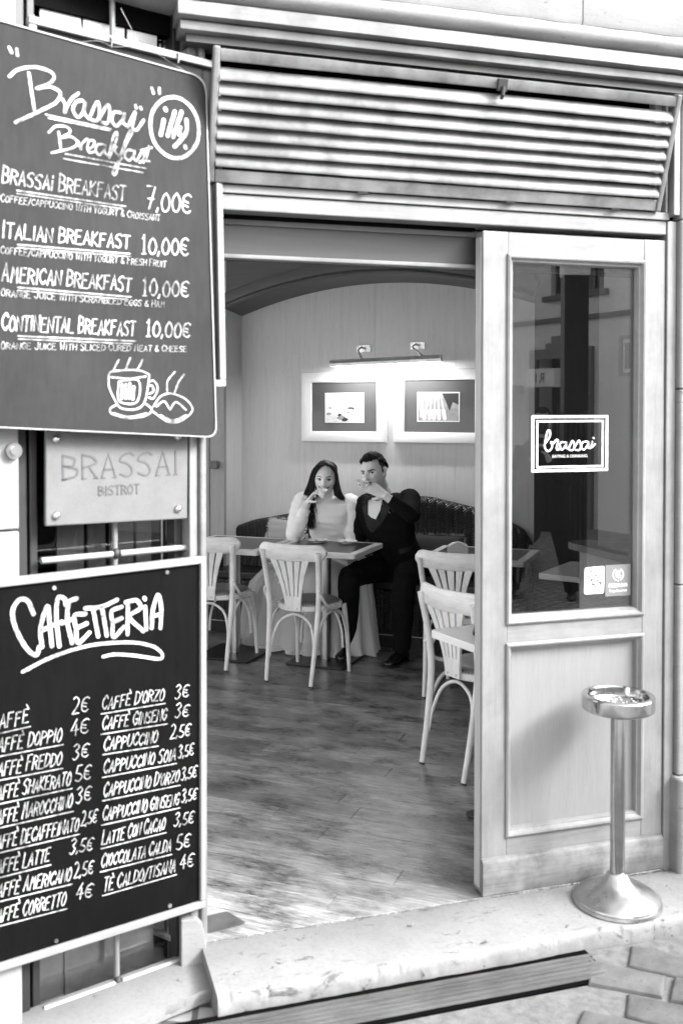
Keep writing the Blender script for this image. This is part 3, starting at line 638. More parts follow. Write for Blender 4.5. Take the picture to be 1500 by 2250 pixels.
text_mesh('携程美食林', .0155, DEC, 'sticker_lettering', dr, T(.541,.0268,1.018) @ XZ)
text_mesh('Ctrip Gourmet', .0115, DEC, 'sticker_lettering', dr, T(.541,.0268,1.001) @ XZ)
m = MB()
for a0, a1 in ((120,245),(-65,60)): m.ribbon([(p[0], p[2]) for p in arc((.541,1.062), .021, a0, a1, 14)], .0014, .0270)
m.ribbon([(p.x, p.y) for p in spline([(.548,1.072,0),(.540,1.074,0),(.534,1.066,0),(.536,1.056,0),(.545,1.053,0),(.549,1.058,0),(.543,1.061,0)],5)], .0034, .0270)
m.ribbon([(.541,1.040),(.541,1.0405)], .002, .0270); m.build('sticker_emblem', DEC, dr)
m = MB().prism(rounded([(.408,1.092),(.486,1.095),(.484,.998),(.405,.999)], [.008]*4), .0272, .0284); m.build('sticker', DEC, dr)
INK = m_plain('black_ink', .03, .6); m = MB()
for pts in (((.414,1.066),(.430,1.080),(.444,1.072),(.462,1.084),(.478,1.076)), ((.414,1.050),(.424,1.062),(.436,1.048),(.450,1.064),(.462,1.054),(.476,1.066)), ((.416,1.034),(.434,1.046),(.442,1.032),(.458,1.046),(.468,1.036),(.478,1.050)), ((.418,1.022),(.440,1.032),(.452,1.022),(.474,1.034))):
    m.ribbon([(p.x, p.y) for p in spline([(a, b, 0) for a, b in pts], 6)], .0020, .0268)
m.build('sticker_scribble', INK, dr)
# ------------------------------------------------------------------ ashtray stand on the step
STEEL = m_metal('brushed_steel', .62, .22, (1, 1, 30))
STEEL2 = m_metal('polished_steel', .45, .14)
ash = thing('ashtray_stand', 'floor standing stainless steel ashtray on a domed base in front of the door', 'ashtray', T(.422,-.165,-.0038))
m = MB().lathe([(.0,.0),(.146,.0),(.148,.004),(.146,.012),(.141,.014),(.139,.020),(.120,.034),(.085,.050),(.060,.062),(.045,.076),(.034,.094),(.031,.100),(.0,.100)], 48); m.build('base', m_metal('satin_base', .40, .32), ash, smooth=35)
m = MB().lathe([(.0,.098),(.0245,.098),(.0245,.66),(.0,.66)], 32); m.build('pole', STEEL2, ash, smooth=35)
m = MB().lathe([(.0,.650),(.112,.650),(.1185,.654),(.1195,.660),(.1195,.696),(.117,.700),(.104,.7015),(.099,.697),(.096,.672),(.092,.668),(.0,.666)], 48); m.build('bowl', STEEL2, ash, smooth=30)
m = MB()
rr = random.Random(3)
for i in range(60):
    a, r = rr.uniform(0, 2*pi), .088*sqrt(rr.random()); s = rr.uniform(.002,.0055)
    m.sphere((r*cos(a), r*sin(a), .668+s*.4), (s, s*.8, s*.5), 6, 4)
o = m.build('ash_gravel', m_plain('ash_gravel', .4, .9, .4, 60), ash); o['kind'] = 'stuff'
# ------------------------------------------------------------------ the room (local frame ROOM)
def m_plank():
    t = NT('worn_dark_plank', .3, 0, .9)
    oi = t.new('ShaderNodeObjectInfo'); cb = t.new('ShaderNodeCombineXYZ'); r = t.math('MULTIPLY', oi.outputs['Random'], 41.0)
    for i in range(3): t.l.new(r, cb.inputs[i])
    c = t.coord((3.2, 60, 60), loc=cb.outputs[0]); c2 = t.coord((1, 1, 1)); c3 = t.coord((1.3, 2.2, 1))
    n1 = t.noise(c, 2.0, 8, .65, .4); n2 = t.noise(c3, 3.0, 7, .65); n3 = t.noise(c, 7, 6, .7)
    wear = t.ramp(n2, [(.38, .22), (.60, 1.0)])
    gr = t.ramp(t.math('ADD', t.math('MULTIPLY', n1, .5), t.math('MULTIPLY', n3, .5)), [(.36, .035), (.5, .19), (.64, .46)])
    mx = t.new('ShaderNodeMix', data_type='RGBA', blend_type='MULTIPLY'); mx.inputs[0].default_value = .9
    t.l.new(gr, mx.inputs[6]); t.l.new(wear, mx.inputs[7])
    scr = t.ramp(t.noise(t.coord((2.5, 40, 1), rot=(0,0,25)), 3, 3, .5, 2.5), [(.70, 0), (.74, .22)])
    t.color(t.math('MULTIPLY', t.math('ADD', mx.outputs[2], scr), t.math('ADD', t.math('MULTIPLY', oi.outputs['Random'], .55), .78)))
    t.rough(t.ramp(t.math('ADD', t.math('MULTIPLY', n3, .5), t.math('MULTIPLY', n2, .5)), [(.3, .20), (.7, .40)]))
    t.bump(n3, .35, .0015); return t.m
PLANK = m_plank()
fl = tag(MB().add([(-4.2,-5.2,-.03),(4.5,-5.2,-.03),(4.5,1.3,-.03),(-4.2,1.3,-.03)], [(0,1,2,3)]).build('floor', DARKBOX, M=ROOM), kind='structure')
Ri = ROOM.inverted()
# street edge of the floor, given in room coordinates as half-planes (nx, ny, d): keep nx*a+ny*b >= d
def hp(p, nrm):
    P = Ri @ Vector((p[0], p[1], 0)); N = Ri.to_3x3() @ Vector((nrm[0], nrm[1], 0)); return (N.x, N.y, N.x*P.x+N.y*P.y)
HP = [hp((0,-.016), (0,1)), hp((-1.0,0), (.78,.63))]
def clip(poly, h):
    out = []
    for i in range(len(poly)):
        p, q = poly[i], poly[(i+1) % len(poly)]
        dp, dq = h[0]*p[0]+h[1]*p[1]-h[2], h[0]*q[0]+h[1]*q[1]-h[2]
        if dp >= 0: out.append(p)
        if dp*dq < 0:
            t = dp/(dp-dq); out.append((p[0]+(q[0]-p[0])*t, p[1]+(q[1]-p[1])*t))
    return out
rp = random.Random(11); PW = .118; row = 0; b0 = -4.6
# clear the floor sheet where the step and street are: give it the same outline
po = [(-4.2,-5.2),(4.5,-5.2),(4.5,1.3),(-4.2,1.3)]
for h in HP: po = clip(po, h)
me = fl.data; me.clear_geometry(); me.from_pydata([(x, y, -.022) for x, y in po], [], [tuple(range(len(po)))]); me.update()
while b0 < 1.2:
    a = -2.4 - rp.uniform(0, 1.2)
    while a < 3.6:
        L_ = rp.uniform(1.3, 2.2); q = [(a+.0010, b0+.0010), (a+L_-.0010, b0+.0010), (a+L_-.0010, b0+PW-.0010), (a+.0010, b0+PW-.0010)]
        for h in HP: q = clip(q, h)
        if len(q) >= 3:
            zt = rp.uniform(-.0008, .0008)
            MB().prism(q, -.02, zt, 'xy').build('plank', PLANK, fl, bevel=.0006, seg=1)
        a += L_
    b0 += PW
# worn plate let into the floor inside the doorway
pl = tag(MB().prism(rounded([(-.985+.04,.02),(-.80,.05),(-.845,.14),(-.97,.12)], [.01]*4), .0022, .0045, 'xy').build('floor_plate', m_plain('stained_plate', .06, .35, .5, 14), bevel=.001), 'worn rectangular plate let into the floor by the corner post', 'floor plate')
CEIL = m_plain('ceiling_plaster', .62, .8, .08, 3)
# back wall of the niche in veneered panels
ZA, KA, AC = 2.588, .1555, -.24
def arch(a, dz=0): return ZA-KA*(a-AC)**2+dz
wb = tag(MB().box(-1.6,1.2,1.222,1.30,-.02,2.9).build('wall_back', DARKBOX, M=ROOM), kind='structure')
for a0, a1 in ((-1.5,-.9035),(-.9025,-.3025),(-.3015,.3035),(.3045,1.1)):
    MB().box(a0, a1, 1.20, 1.221, 0, 2.8).build('panel', PANEL_IN, wb)
m = MB(); N = 40; A0, A1 = -1.39, .91
aa = [A0+(A1-A0)*i/N for i in range(N+1)]
wf = tag(MB().box(-2.2,A0-.002,.94,1.2,-.02,2.9).build('wall_front', PANEL_IN, M=ROOM), kind='structure')
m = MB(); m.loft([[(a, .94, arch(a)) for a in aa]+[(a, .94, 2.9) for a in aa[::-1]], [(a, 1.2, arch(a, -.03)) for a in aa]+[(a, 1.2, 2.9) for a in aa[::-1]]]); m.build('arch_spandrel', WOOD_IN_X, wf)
MB().box(A1+.002,4.2,.94,1.2,-.02,2.9).build('wall_side', m_wood('shaded_side_panelling', .03, 'z', .4), wf)  # darkness of the room behind the door glass put into this wall's colour
# arch moulding
am = thing('arch_moulding', 'curved wooden arch moulding framing the alcove behind the couple', 'moulding', ROOM)
def sweep(prof, off):
    rings = []
    for i in range(-2, N+1):
        a = A0+(A1-A0)*i/N; sl = -2*KA*(a-AC); n_ = Vector((-sl, 1)).normalized()
        rings.append([(a+n_.x*u, y, arch(a)+n_.y*u) for u, y in prof])
    return MB().loft(rings)
sweep([(.030,.938),(.030,.905),(.036,.898),(.100,.898),(.110,.905),(.112,.938)], 0).build('band', WOOD_IN_X, am, smooth=40)
sweep([(-.004,.938),(-.006,.91),(-.002,.893),(.008,.886),(.018,.889),(.026,.897),(.029,.938)], 0).build('bead', WOOD_IN_X, am, smooth=50)
for x0, x1, y in ((-1.445,-1.392,.905),(-1.52,-1.447,.918),(-1.60,-1.522,.91)):
    MB().box(x0, x1, y, .9395, -.0, 2.33).build('jamb_strip', WOOD_IN_Z, am, bevel=.004)
MB().box(-1.50,-1.43,.86,.90,1.19,1.245).build('switch_box', WOOD_LIGHT, am, bevel=.004)
# ceiling, left wall with an unseen window opening added to let in daylight, right end wall
po = [(-4.6,-6),(4.6,-6),(4.6,1.4),(-4.6,1.4)]
for h in (hp((0,.175), (0,1)), hp((-1.1,.1), (.78,.63))): po = clip(po, h)
tag(MB().prism(po, 2.905, 2.99, 'xy').build('ceiling', CEIL, M=ROOM), kind='structure')
wlft = tag(MB().box(-2.28,-2.2,.60,1.2,-.02,2.9).build('wall_left', PANEL_IN, M=ROOM), kind='structure')
MB().box(-2.28,-2.2,-4.6,.599,2.75,2.9).build('window_head', PANEL_IN, wlft)
MB().box(-2.28,-2.2,-4.6,.599,-.02,.62).build('window_sill', PANEL_IN, wlft)
for b in (-4.6,-2.9,-1.3): MB().box(-2.26,-2.22,b,b+.06,.621,2.749).build('mullion', WOOD_IN_Z, wlft)
tag(MB().box(4.2,4.28,.35,1.2,-.02,2.9).build('wall_right', PANEL_IN, M=ROOM), kind='structure')
# short partition with ledge seen through the door pane
pt = thing('partition', 'panelled partition with rounded wooden ledge seen through the door glass', 'partition')
MB().box(.752,.80,.101,.505,1.09,2.86).build('upper_board', m_wood('partition_wood', .15, 'z', .2), pt)
MB().box(.735,.80,.101,.62,-.0,1.06).build('lower_board', WOOD_IN_Z, pt)
m = MB(); m.prism(rounded([(.70,.101),(.86,.101),(.86,.69),(.70,.69)], [.001,.001,.05,.06]), 1.061, 1.089, 'xy'); m.build('ledge', WOOD_X, pt, bevel=.010)
MB().box(.722,.7345,.101,.13,1.2,1.33).build('hinge', WOOD_Z, pt); MB().box(.738,.7515,.101,.13,1.45,1.58).build('hinge', WOOD_Z, pt)
fr2 = thing('small_black_frame', 'small black framed picture on the partition behind the door glass', 'picture frame', T(.7515,.25,1.855) @ RZ(-90))
MB().rectframe(-.09,.09,-.078,.078,[(0,0),(0,-.014),(.013,-.014),(.013,0)]).build('frame', IRON, fr2)
MB().box(-.078,.078,-.004,-.001,-.066,.066).build('mount', m_plain('pale_mount', .3), fr2)
MB().box(-.06,.06,-.006,-.0045,-.05,.05).build('print', IRON, fr2)

# ------------------------------------------------------------------ pictures and lamp on the back wall
WHITEF = m_plain('white_lacquer', .8, .3, .02)
MAT_G = m_plain('grey_mount_behind_glass', .10, .06, .05, 2, 0)
def picture(a0, a1, z0, z1, label):
    p = thing('framed_picture', label, 'picture frame', ROOM @ T((a0+a1)/2, 1.199, (z0+z1)/2), 'pair of white framed pictures')
    w, h = (a1-a0)/2, (z1-z0)/2
    MB().rectframe(-w, w, -h, h, [(0,0),(0,-.030),(.006,-.038),(.020,-.040),(.070,-.026),(.078,-.022),(.080,-.016),(.080,0)]).build('frame', WHITEF, p, smooth=25)
    MB().box(-w+.08, w-.08, -.012, -.002, -h+.08, h-.08).build('mount', MAT_G, p)
    return p, w, h
p1, w, h = picture(-.878,-.205,1.389,1.913,'white framed picture of pale pastries, left under the brass lamp')
PAPER = m_plain('photo_paper', .8, .3, .03); INKD = m_plain('photo_dark', .03, .3); INKM = m_plain('photo_mid', .3, .3, .3, 30); INKL = m_plain('photo_light', .7, .3, .15, 30)
MB().box(-.150,.160,-.0150,-.0125,-.118,.105).build('photo_border', PAPER, p1)
MB().box(-.142,.152,-.0156,-.0151,-.110,.097).build('photo_print', INKL, p1)
rr = random.Random(5)
for i in range(46):
    x, z = rr.gauss(0,.062), -.05+rr.gauss(0,.028); x = max(-.12,min(.13,x)); s = rr.uniform(.010,.026)
    pts = [(x+s*cos(t)*1.3*rr.uniform(.7,1.1), z+s*sin(t)*.7*rr.uniform(.7,1.1)) for t in [k*pi/4 for k in range(8)]]
    pts = [(max(-.14,min(.15,u)), max(-.108,v)) for u, v in pts]
    MB().prism(pts, -.0157-.0001*i*.12, -.0157).build('print_detail', [PAPER, INKL, INKM, PAPER, PAPER, INKD][i % 6], p1)
p2, w, h = picture(-.150,.53,1.389,1.924,'white framed picture of wooden spoons, right under the brass lamp')
MB().box(-.165,.150,-.0150,-.0125,-.112,.102).build('photo_border', PAPER, p2)
MB().box(-.157,.142,-.0156,-.0151,-.104,.094).build('photo_print', INKM, p2)
MB().prism([(.02,.094),(.142,.094),(.142,.01),(.10,.03),(.075,-.035),(.05,.03)], -.0157, -.0156).build('print_detail', INKD, p2)
for i, (xt, xb) in enumerate(((-.075,-.10),(-.052,-.066),(-.03,-.036),(-.01,-.004),(.008,.03))):
    m = MB(); m.ribbon([(xt,.092),(xb,-.02)], .0042, -.0158-.0001*i, .0001); m.ribbon([(xb,-.03),(xb+(xb-xt)*.5,-.088)], .0135, -.0158-.0001*i, .0001); m.build('print_detail', PAPER, p2)
m = MB(); m.ribbon([(-.13,.05),(-.132,-.07)], .010, -.0158, .0001); m.build('print_detail', PAPER, p2)
MB().box(-.152,-.105,-.0160,-.0157,.045,.09).build('print_detail', PAPER, p2)
BRASS = m_metal('aged_brass', .62, .34)
lmp = thing('picture_lamp', 'long brass picture lamp lit above the two white frames', 'lamp', ROOM @ T(-.17,1.035,1.985) @ Matrix.Rotation(radians(-1.8),4,'Y'))
prof = [(-.030,-.028),(-.034,-.006),(-.022,.016),(.0,.022),(.022,.016),(.034,-.006),(.030,-.028),(.027,-.028),(.030,-.006),(.019,.013),(.0,.018),(-.019,.013),(-.030,-.006),(-.027,-.028)]
m = MB().loft([[(x, y, z) for y, z in prof] for x in (-.415,.415)]); m.build('shade', BRASS, lmp)
for x in (-.4175,.4155):
    m = MB().loft([[(x+d, y, z) for y, z in prof[:7]] for d in (0,.002)]); m.build('end_cap', BRASS, lmp)
m = MB().tube([(-.39,0,-.008),(.39,0,-.008)], .011, 12); m.build('tube', m_emit('glowing_tube', .9, 4), lmp, smooth=60)
for x, xp in ((-.185,-.215),(.265,.20)):
    m = MB().box(xp-.055,xp+.055,.155,.163,.075,.13); pp = m.build('wall_plate', BRASS, lmp, bevel=.002)
    for sx in (-.045,.045):
        MB().lathe([(0,0),(.005,0),(.004,.003),(0,.003)],10).xf(T(xp+sx,.155,.118) @ Matrix.Rotation(radians(90),4,'X')).build('plate_screw', SCREW, pp)
    m = MB().tube(spline([(xp,.155,.105),(xp-.002,.11,.108),(xp-.01,.07,.085),(x,.012,.03),(x,.004,.018)],6), .0065, 10).sphere((xp,.118,.108), .011).sphere((x,.006,.024), .012); m.build('arm', BRASS, lmp, smooth=60)
al = bpy.data.lights.new('picture_lamp_light', 'AREA'); al.shape = 'RECTANGLE'; al.size = .76; al.size_y = .03; al.energy = 1.15
alo = bpy.data.objects.new('picture_lamp_light', al); scene.collection.objects.link(alo); alo.parent = lmp; alo.matrix_local = T(0,.0,-.030) @ Matrix.Rotation(radians(14),4,'X')

# ------------------------------------------------------------------ rattan bench
def m_rattan():
    t = NT('dark_rattan', .38, 0, .6); tc = t.new('ShaderNodeTexCoord'); sx = t.new('ShaderNodeSeparateXYZ'); t.l.new(tc.outputs['Object'], sx.inputs[0])
    W_ = .032; X = t.math('DIVIDE', sx.outputs[0], W_); Z = t.math('DIVIDE', sx.outputs[2], .020)
    col = t.math('FLOOR', X); par = t.math('MODULO', t.math('ABSOLUTE', col), 2.0); sg = t.math('SUBTRACT', t.math('MULTIPLY', par, 2.0), 1.0)
    loc = t.math('SUBTRACT', X, col); ph = t.math('ADD', Z, t.math('MULTIPLY', t.math('MULTIPLY', sg, loc), 1.3))
    fr = t.math('FRACT', ph); tri = t.math('SINE', t.math('MULTIPLY', fr, pi)); ed = t.math('SINE', t.math('MULTIPLY', loc, pi))
    h = t.math('MULTIPLY', tri, t.math('POWER', ed, .5)); n = t.noise(tc.outputs['Object'], 30, 4)
    t.color(t.ramp(t.math('MULTIPLY', h, t.math('ADD', n, .4)), [(.35, .001), (.72, .006), (.92, .07)])); t.bump(h, 1.0, .006); return t.m  # highlights on the strand crowns are painted into the colour
RAT = m_rattan()
bn = thing('rattan_bench', 'dark woven rattan banquette with curved back under the pictures', 'bench', ROOM)
def back_top(a):
    pts = [(-1.50,.60),(-1.42,.73),(-1.25,.79),(-1.0,.84),(-.7,.90),(-.4,.985),(-.1,1.02),(.15,1.01),(.45,.95),(.75,.84),(.92,.74)]
    for (a0, z0), (a1, z1) in zip(pts, pts[1:]):
        if a0 <= a <= a1:
            t = (a-a0)/(a1-a0); t = t*t*(3-2*t) if False else t; return z0+(z1-z0)*t
    return .72
rings = []
for i in range(61):
    a = -1.47+2.36*i/60; zt = back_top(a) ; e = min(1, min(a+1.49, .91-a)/.10); e = sqrt(max(.05, e))
    zt = .40+(zt-.40)*(.55+.45*e); y0 = 1.195; d = .115
    rings.append([(a, y0, .40), (a, y0-.13-d*.4, .40), (a, y0-.10-d*.3, .55), (a, y0-.085, zt-.10), (a, y0-.10, zt-.05), (a, y0-.095, zt-.018), (a, y0-.065, zt), (a, y0-.03, zt-.006), (a, y0, zt-.04)])
MB().loft(rings).build('backrest', RAT, bn, smooth=60)
m = MB(); m.prism(rounded([(-1.45,.70),(.90,.70),(.90,1.05),(-1.45,1.05)], [.10,.10,.01,.01]), .10, .40, 'xy'); m.build('skirt', RAT, bn, smooth=40)
m = MB(); m.prism(rounded([(-1.44,.715),(.89,.715),(.89,1.03),(-1.44,1.03)], [.08,.08,.01,.01]), .402, .455, 'xy'); m.build('seat_pad', m_plain('black_leather', .008, .35, .3, 20), bn, bevel=.018, seg=3)
m = MB(); m.prism(rounded([(-1.50,.72),(-1.40,.72),(-1.40,1.15),(-1.50,1.15)], [.04]*4), .1, .66, 'xy'); m.build('armrest', RAT, bn, bevel=.03, seg=3)
MB().box(-1.42,.87,.735,1.1,.0,.098).build('plinth', m_wood('dark_plinth', .02, 'x', .4), bn)
MB().box(-1.42,.87,.728,.7345,.085,.099).build('plinth_edge', m_plain('pale_edge', .35, .5, .5, 30), bn)
def m_greek():
    t = NT('key_pattern_cloth', .9); tc = t.new('ShaderNodeTexCoord'); sx = t.new('ShaderNodeSeparateXYZ'); t.l.new(tc.outputs['Object'], sx.inputs[0])
    u = t.math('ADD', sx.outputs[0], sx.outputs[2]); v = t.math('SUBTRACT', sx.outputs[0], sx.outputs[2])
    cu = t.math('FLOOR', t.math('DIVIDE', u, .055)); cv = t.math('FLOOR', t.math('DIVIDE', v, .055))
    par = t.math('MODULO', t.math('ABSOLUTE', t.math('ADD', cu, cv)), 2.0)
    su = t.math('GREATER_THAN', t.math('SINE', t.math('MULTIPLY', u, 2*pi/.0183)), -.15); sv = t.math('GREATER_THAN', t.math('SINE', t.math('MULTIPLY', v, 2*pi/.0183)), -.15)
    mx = t.new('ShaderNodeMix'); t.l.new(par, mx.inputs[0]); t.l.new(su, mx.inputs[2]); t.l.new(sv, mx.inputs[3])
    t.color(t.ramp(mx.outputs[0], [(.4, .10), (.6, .58)])); return t.m
def cushion(name, label, M, w, h, mat, fr):
    c = thing(name, label, 'cushion', M); m = MB(); rings = []; n = 16
    for sgn in (-1, 1):
        v = []; fs = []
        for i in range(n+1):
            for j in range(n+1):
                x, z = -1+2*i/n, -1+2*j/n; d = (1-x**4)*(1-z**4)
                pin = 1-.06*(1-abs(x))*abs(z) - .06*(1-abs(z))*abs(x)
                v.append((x*w*pin, sgn*.055*d**.6, z*h*pin))
        for i in range(n):
            for j in range(n):
                k = i*(n+1)+j; fs.append((k, k+1, k+n+2, k+n+1))
        m.add(v, fs)
    m.build('cover', mat, c, smooth=80)
    m = MB(); r = random.Random(2)
    for i in range(300):
        t = r.random()*4; k = int(t); f = (t-k)*2-1
        x, z = ((f,1),(1,f),(f,-1),(-1,f))[k]; nx, nz = ((0,1),(1,0),(0,-1),(-1,0))[k]
        p = Vector((x*w, 0, z*h))*.985; q = p+Vector((nx, r.uniform(-.6,.6), nz)).normalized()*r.uniform(.010,.02)+Vector((r.uniform(-.006,.006),0,r.uniform(-.006,.006)))
        m.tube([p, (p+q)/2+Vector((0,.003,0)), q], [.0022,.0018,.001], 4)
    o = m.build('fringe', fr, c); o['kind'] = 'stuff'
    return c
FRG = m_plain('pale_fringe', .55, .9)
cushion('patterned_cushion', 'pale cushion with key pattern and fringe beside the woman', ROOM @ T(-.90,.93,.665) @ RZ(-6) @ Matrix.Rotation(radians(-14),4,'X'), .165, .165, m_greek(), FRG)
cushion('dark_cushion', 'dark plain cushion with pale fringe beside the man', ROOM @ T(.235,.97,.615) @ RZ(4) @ Matrix.Rotation(radians(-20),4,'X'), .185, .15, m_plain('charcoal_cloth', .03, .9), m_plain('grey_fringe', .22, .9))

# ------------------------------------------------------------------ tables
TOPW = m_wood('pale_table_wood', .68, 'x', .18, rough=.4)
INLAY = m_plain('dark_inlay', .03, .28, .2, 6, .05)
TUBE = m_plain('brushed_tube', .58, .30, .03, 3, 0, 1.0)
BLK = m_plain('black_cast_iron', .006, .35, .2, 20)
def table(label, M, w, d, inlay=True, group='bistro tables'):
    t = thing('bistro_table', label, 'table', M, group)
    MB().prism(rounded([(-w/2,-d/2),(w/2,-d/2),(w/2,d/2),(-w/2,d/2)], [.018]*4, 3), .716, .7485, 'xy').build('tabletop', TOPW, t, bevel=.005)
    if inlay: MB().box(-w/2+.05,w/2-.05,-d/2+.05,d/2-.05,.7486,.7502).build('inlay', INLAY, t)
    m = MB().lathe([(0,.06),(.038,.06),(.038,.70),(0,.70)],24); m.build('pole', TUBE, t, smooth=40)
    m = MB().lathe([(0,.016),(.032,.016),(.032,.061),(0,.061)],24); m.build('collar', TUBE, t, smooth=40)
    MB().prism(rounded([(-.2,-.2),(.2,-.2),(.2,.2),(-.2,.2)], [.02]*4, 3), .002, .016, 'xy').build('base_plate', BLK, t, bevel=.004)
    MB().box(-.16,.16,-.16,.16,.70,.7155).build('bracket', BLK, t)
    return t
table('pale bistro table with dark inlay holding two saucers in front of the couple', ROOM @ T(-.315,.255), .61, .55)
table('pale bistro table with dark inlay behind the chair at the left edge', ROOM @ T(-.945,.20), .62, .60)
table('pale bistro table with napkin holder beside the man', ROOM @ T(.70,.32), .63, .53)
table('plain pale table corner beside the door, nearest the street', ROOM @ T(1.405,-1.787) @ RZ(-40), .60, .60, False)
table('pale table seen through the door glass near the partition', ROOM @ T(1.45,-.10) @ RZ(-12), .50, .50, False)
# ------------------------------------------------------------------ bentwood chair
CH_Z = m_wood('chair_wood_upright', .74, 'z', .24, rough=.4, dirt=.15)
CH_X = m_wood('chair_wood_level', .72, 'x', .24, rough=.4, dirt=.15)
PADM = m_plain('taupe_leather', .15, .42, .12, 8)
STUD = m_metal('stud', .6, .3)
def make_chair():
    c = thing('bentwood_chair', 'x', 'chair', None, 'pale bentwood chairs')
    m = MB(); pr = [(.205*cos(t)*(1 if sin(t) > 0 else .93), .20*sin(t)+.005) for t in [2*pi*i/40 for i in range(40)]]
    m.prism(pr, .425, .458, 'xy'); m.build('seat_frame', CH_X, c, bevel=.008)
    m = MB(); m.loft([[(x*k, y*k, z) for x, y in pr] for k, z in ((.90,.4585),(.90,.466),(.84,.474),(.6,.479),(.2,.481))]); pad = m.build('seat_pad', PADM, c, smooth=60)
    m = MB()
    for i in range(72):
        t = 2*pi*i/72; m.sphere((.186*cos(t), .181*sin(t)+.005, .462), .0032, 6, 4)
    o = m.build('studs', STUD, pad); o['kind'] = 'stuff'
    for s in (-1, 1):
        m = MB().tube(spline([(s*.152,-.258,.0),(s*.159,-.218,.22),(s*.168,-.192,.45),(s*.178,-.205,.62),(s*.190,-.238,.795)],6), [.0125+.004*min(1, i/8) for i in range(25)], 10); m.build('back_leg', CH_Z, c, smooth=60)
        m = MB().tube([(s*.152,-.258,.0),(s*.152,-.256,.008)], .0135, 10); m.build('foot_cap', IRON, c)
        m = MB().tube(spline([(s*.185,.185,.0),(s*.178,.172,.22),(s*.165,.150,.43)],6), [.012+.0045*i/12 for i in range(13)], 10); m.build('front_leg', CH_Z, c, smooth=60)
        m = MB().tube(spline([(s*.183,-.218,.565),(s*.193,-.200,.535),(s*.203,-.150,.475),(s*.211,-.08,.448),(s*.212,-.02,.444)],6), .0095, 8); m.build('side_brace', CH_Z, c, smooth=60)
        # side hoop under the seat between front and back leg
        P = [(s*.164,-.222,.17),(s*.168,-.200,.28),(s*.172,-.13,.385),(s*.174,-.02,.417),(s*.174,.09,.385),(s*.176,.15,.28),(s*.180,.168,.20)]
        m = MB().tube(spline(P,6), .0085, 8); m.build('hoop', CH_Z, c, smooth=60)
    P = [(-.150,-.222,.15),(-.140,-.20,.26),(-.10,-.175,.36),(0,-.168,.405),(.10,-.175,.36),(.140,-.20,.26),(.150,-.222,.15)]
    m = MB().tube(spline(P,6), .0085, 8); m.build('hoop', CH_X, c, smooth=60)
    m = MB().tube(spline([(x, .165+.0*y, z) for x, y, z in P],6), .0085, 8); m.build('hoop', CH_X, c, smooth=60)
    # top rail, curved
    rings = []
    for i in range(25):
        x = -.228+.456*i/24; y = -.232-.045*(1-(x/.228)**2)+.03; e = max(0, (abs(x)-.17)/.058); hh = .050*sqrt(max(.03, 1-e**2.2*.93)); zc = .787+.006*(x/.228)**2
        rings.append([(x, y+.011*cos(a), zc+hh*sin(a)) if False else (x, y+dy, zc+hh*k) for dy, k in ((-.010,-.9),(-.012,0),(-.010,.9),(-.004,1),(.004,1),(.010,.9),(.012,0),(.010,-.9),(.004,-1),(-.004,-1)) for a in (0,)])
    m = MB().loft(rings); m.build('top_rail', CH_X, c, smooth=50)
    # splat with four slots: solid foot, five spreading fingers
    def edge(u, z):           # u in -1..1 across the splat at height z
        t = max(0, min(1, (z-.44)/(.755-.44))); wd = .052+.085*t**1.7; return u*wd
    def yb(z): t = max(0, (z-.44)/(.76-.44)); return -.196-.050*t**1.5
    m = MB(); zs = [.432,.46,.49,.52]
    m.loft([[(edge(-1,z), yb(z)-.006, z), (edge(1,z), yb(z)-.006, z), (edge(1,z), yb(z)+.006, z), (edge(-1,z), yb(z)+.006, z)] for z in zs])
    cuts = [-1,-.62,-.22,.22,.62,1]; zs = [.5195+.0225*i for i in range(11)]
    for k in range(5):
        gap = lambda z: .0035+.003*((z-.52)/.22)
        rr_ = []
        for z in zs:
            x0 = edge(cuts[k],z)+(gap(z) if k else 0); x1 = edge(cuts[k+1],z)-(gap(z) if k < 4 else 0)
            rr_.append([(x0, yb(z)-.006, z), (x1, yb(z)-.006, z), (x1, yb(z)+.006, z), (x0, yb(z)+.006, z)])
        m.loft(rr_)
    m.build('splat', CH_Z, c, smooth=30)
    for s in (-.03,.03):
        m = MB().tube([(s,-.203,.447),(s,-.2045,.447)], .005, 10); m.build('splat_screw', SCREW, c)
    return c
chair0 = make_chair(); spots = [
 ('pale bentwood chair with fan back drawn up to the couple\'s table', -.285,-.09,-6),
 ('pale bentwood chair half hidden behind the coffee board', -.965,.03,4),
 ('pale bentwood chair facing the table with the napkin holder', .70,-.08,-7),
 ('nearest pale bentwood chair, half hidden by the sliding door', 1.075,-1.20,-37)]
for i, (lab, a, b, rz) in enumerate(spots):
    c = chair0 if i == 0 else copy_tree(chair0)
    c.matrix_world = ROOM @ T(a, b) @ RZ(rz); c['label'] = lab
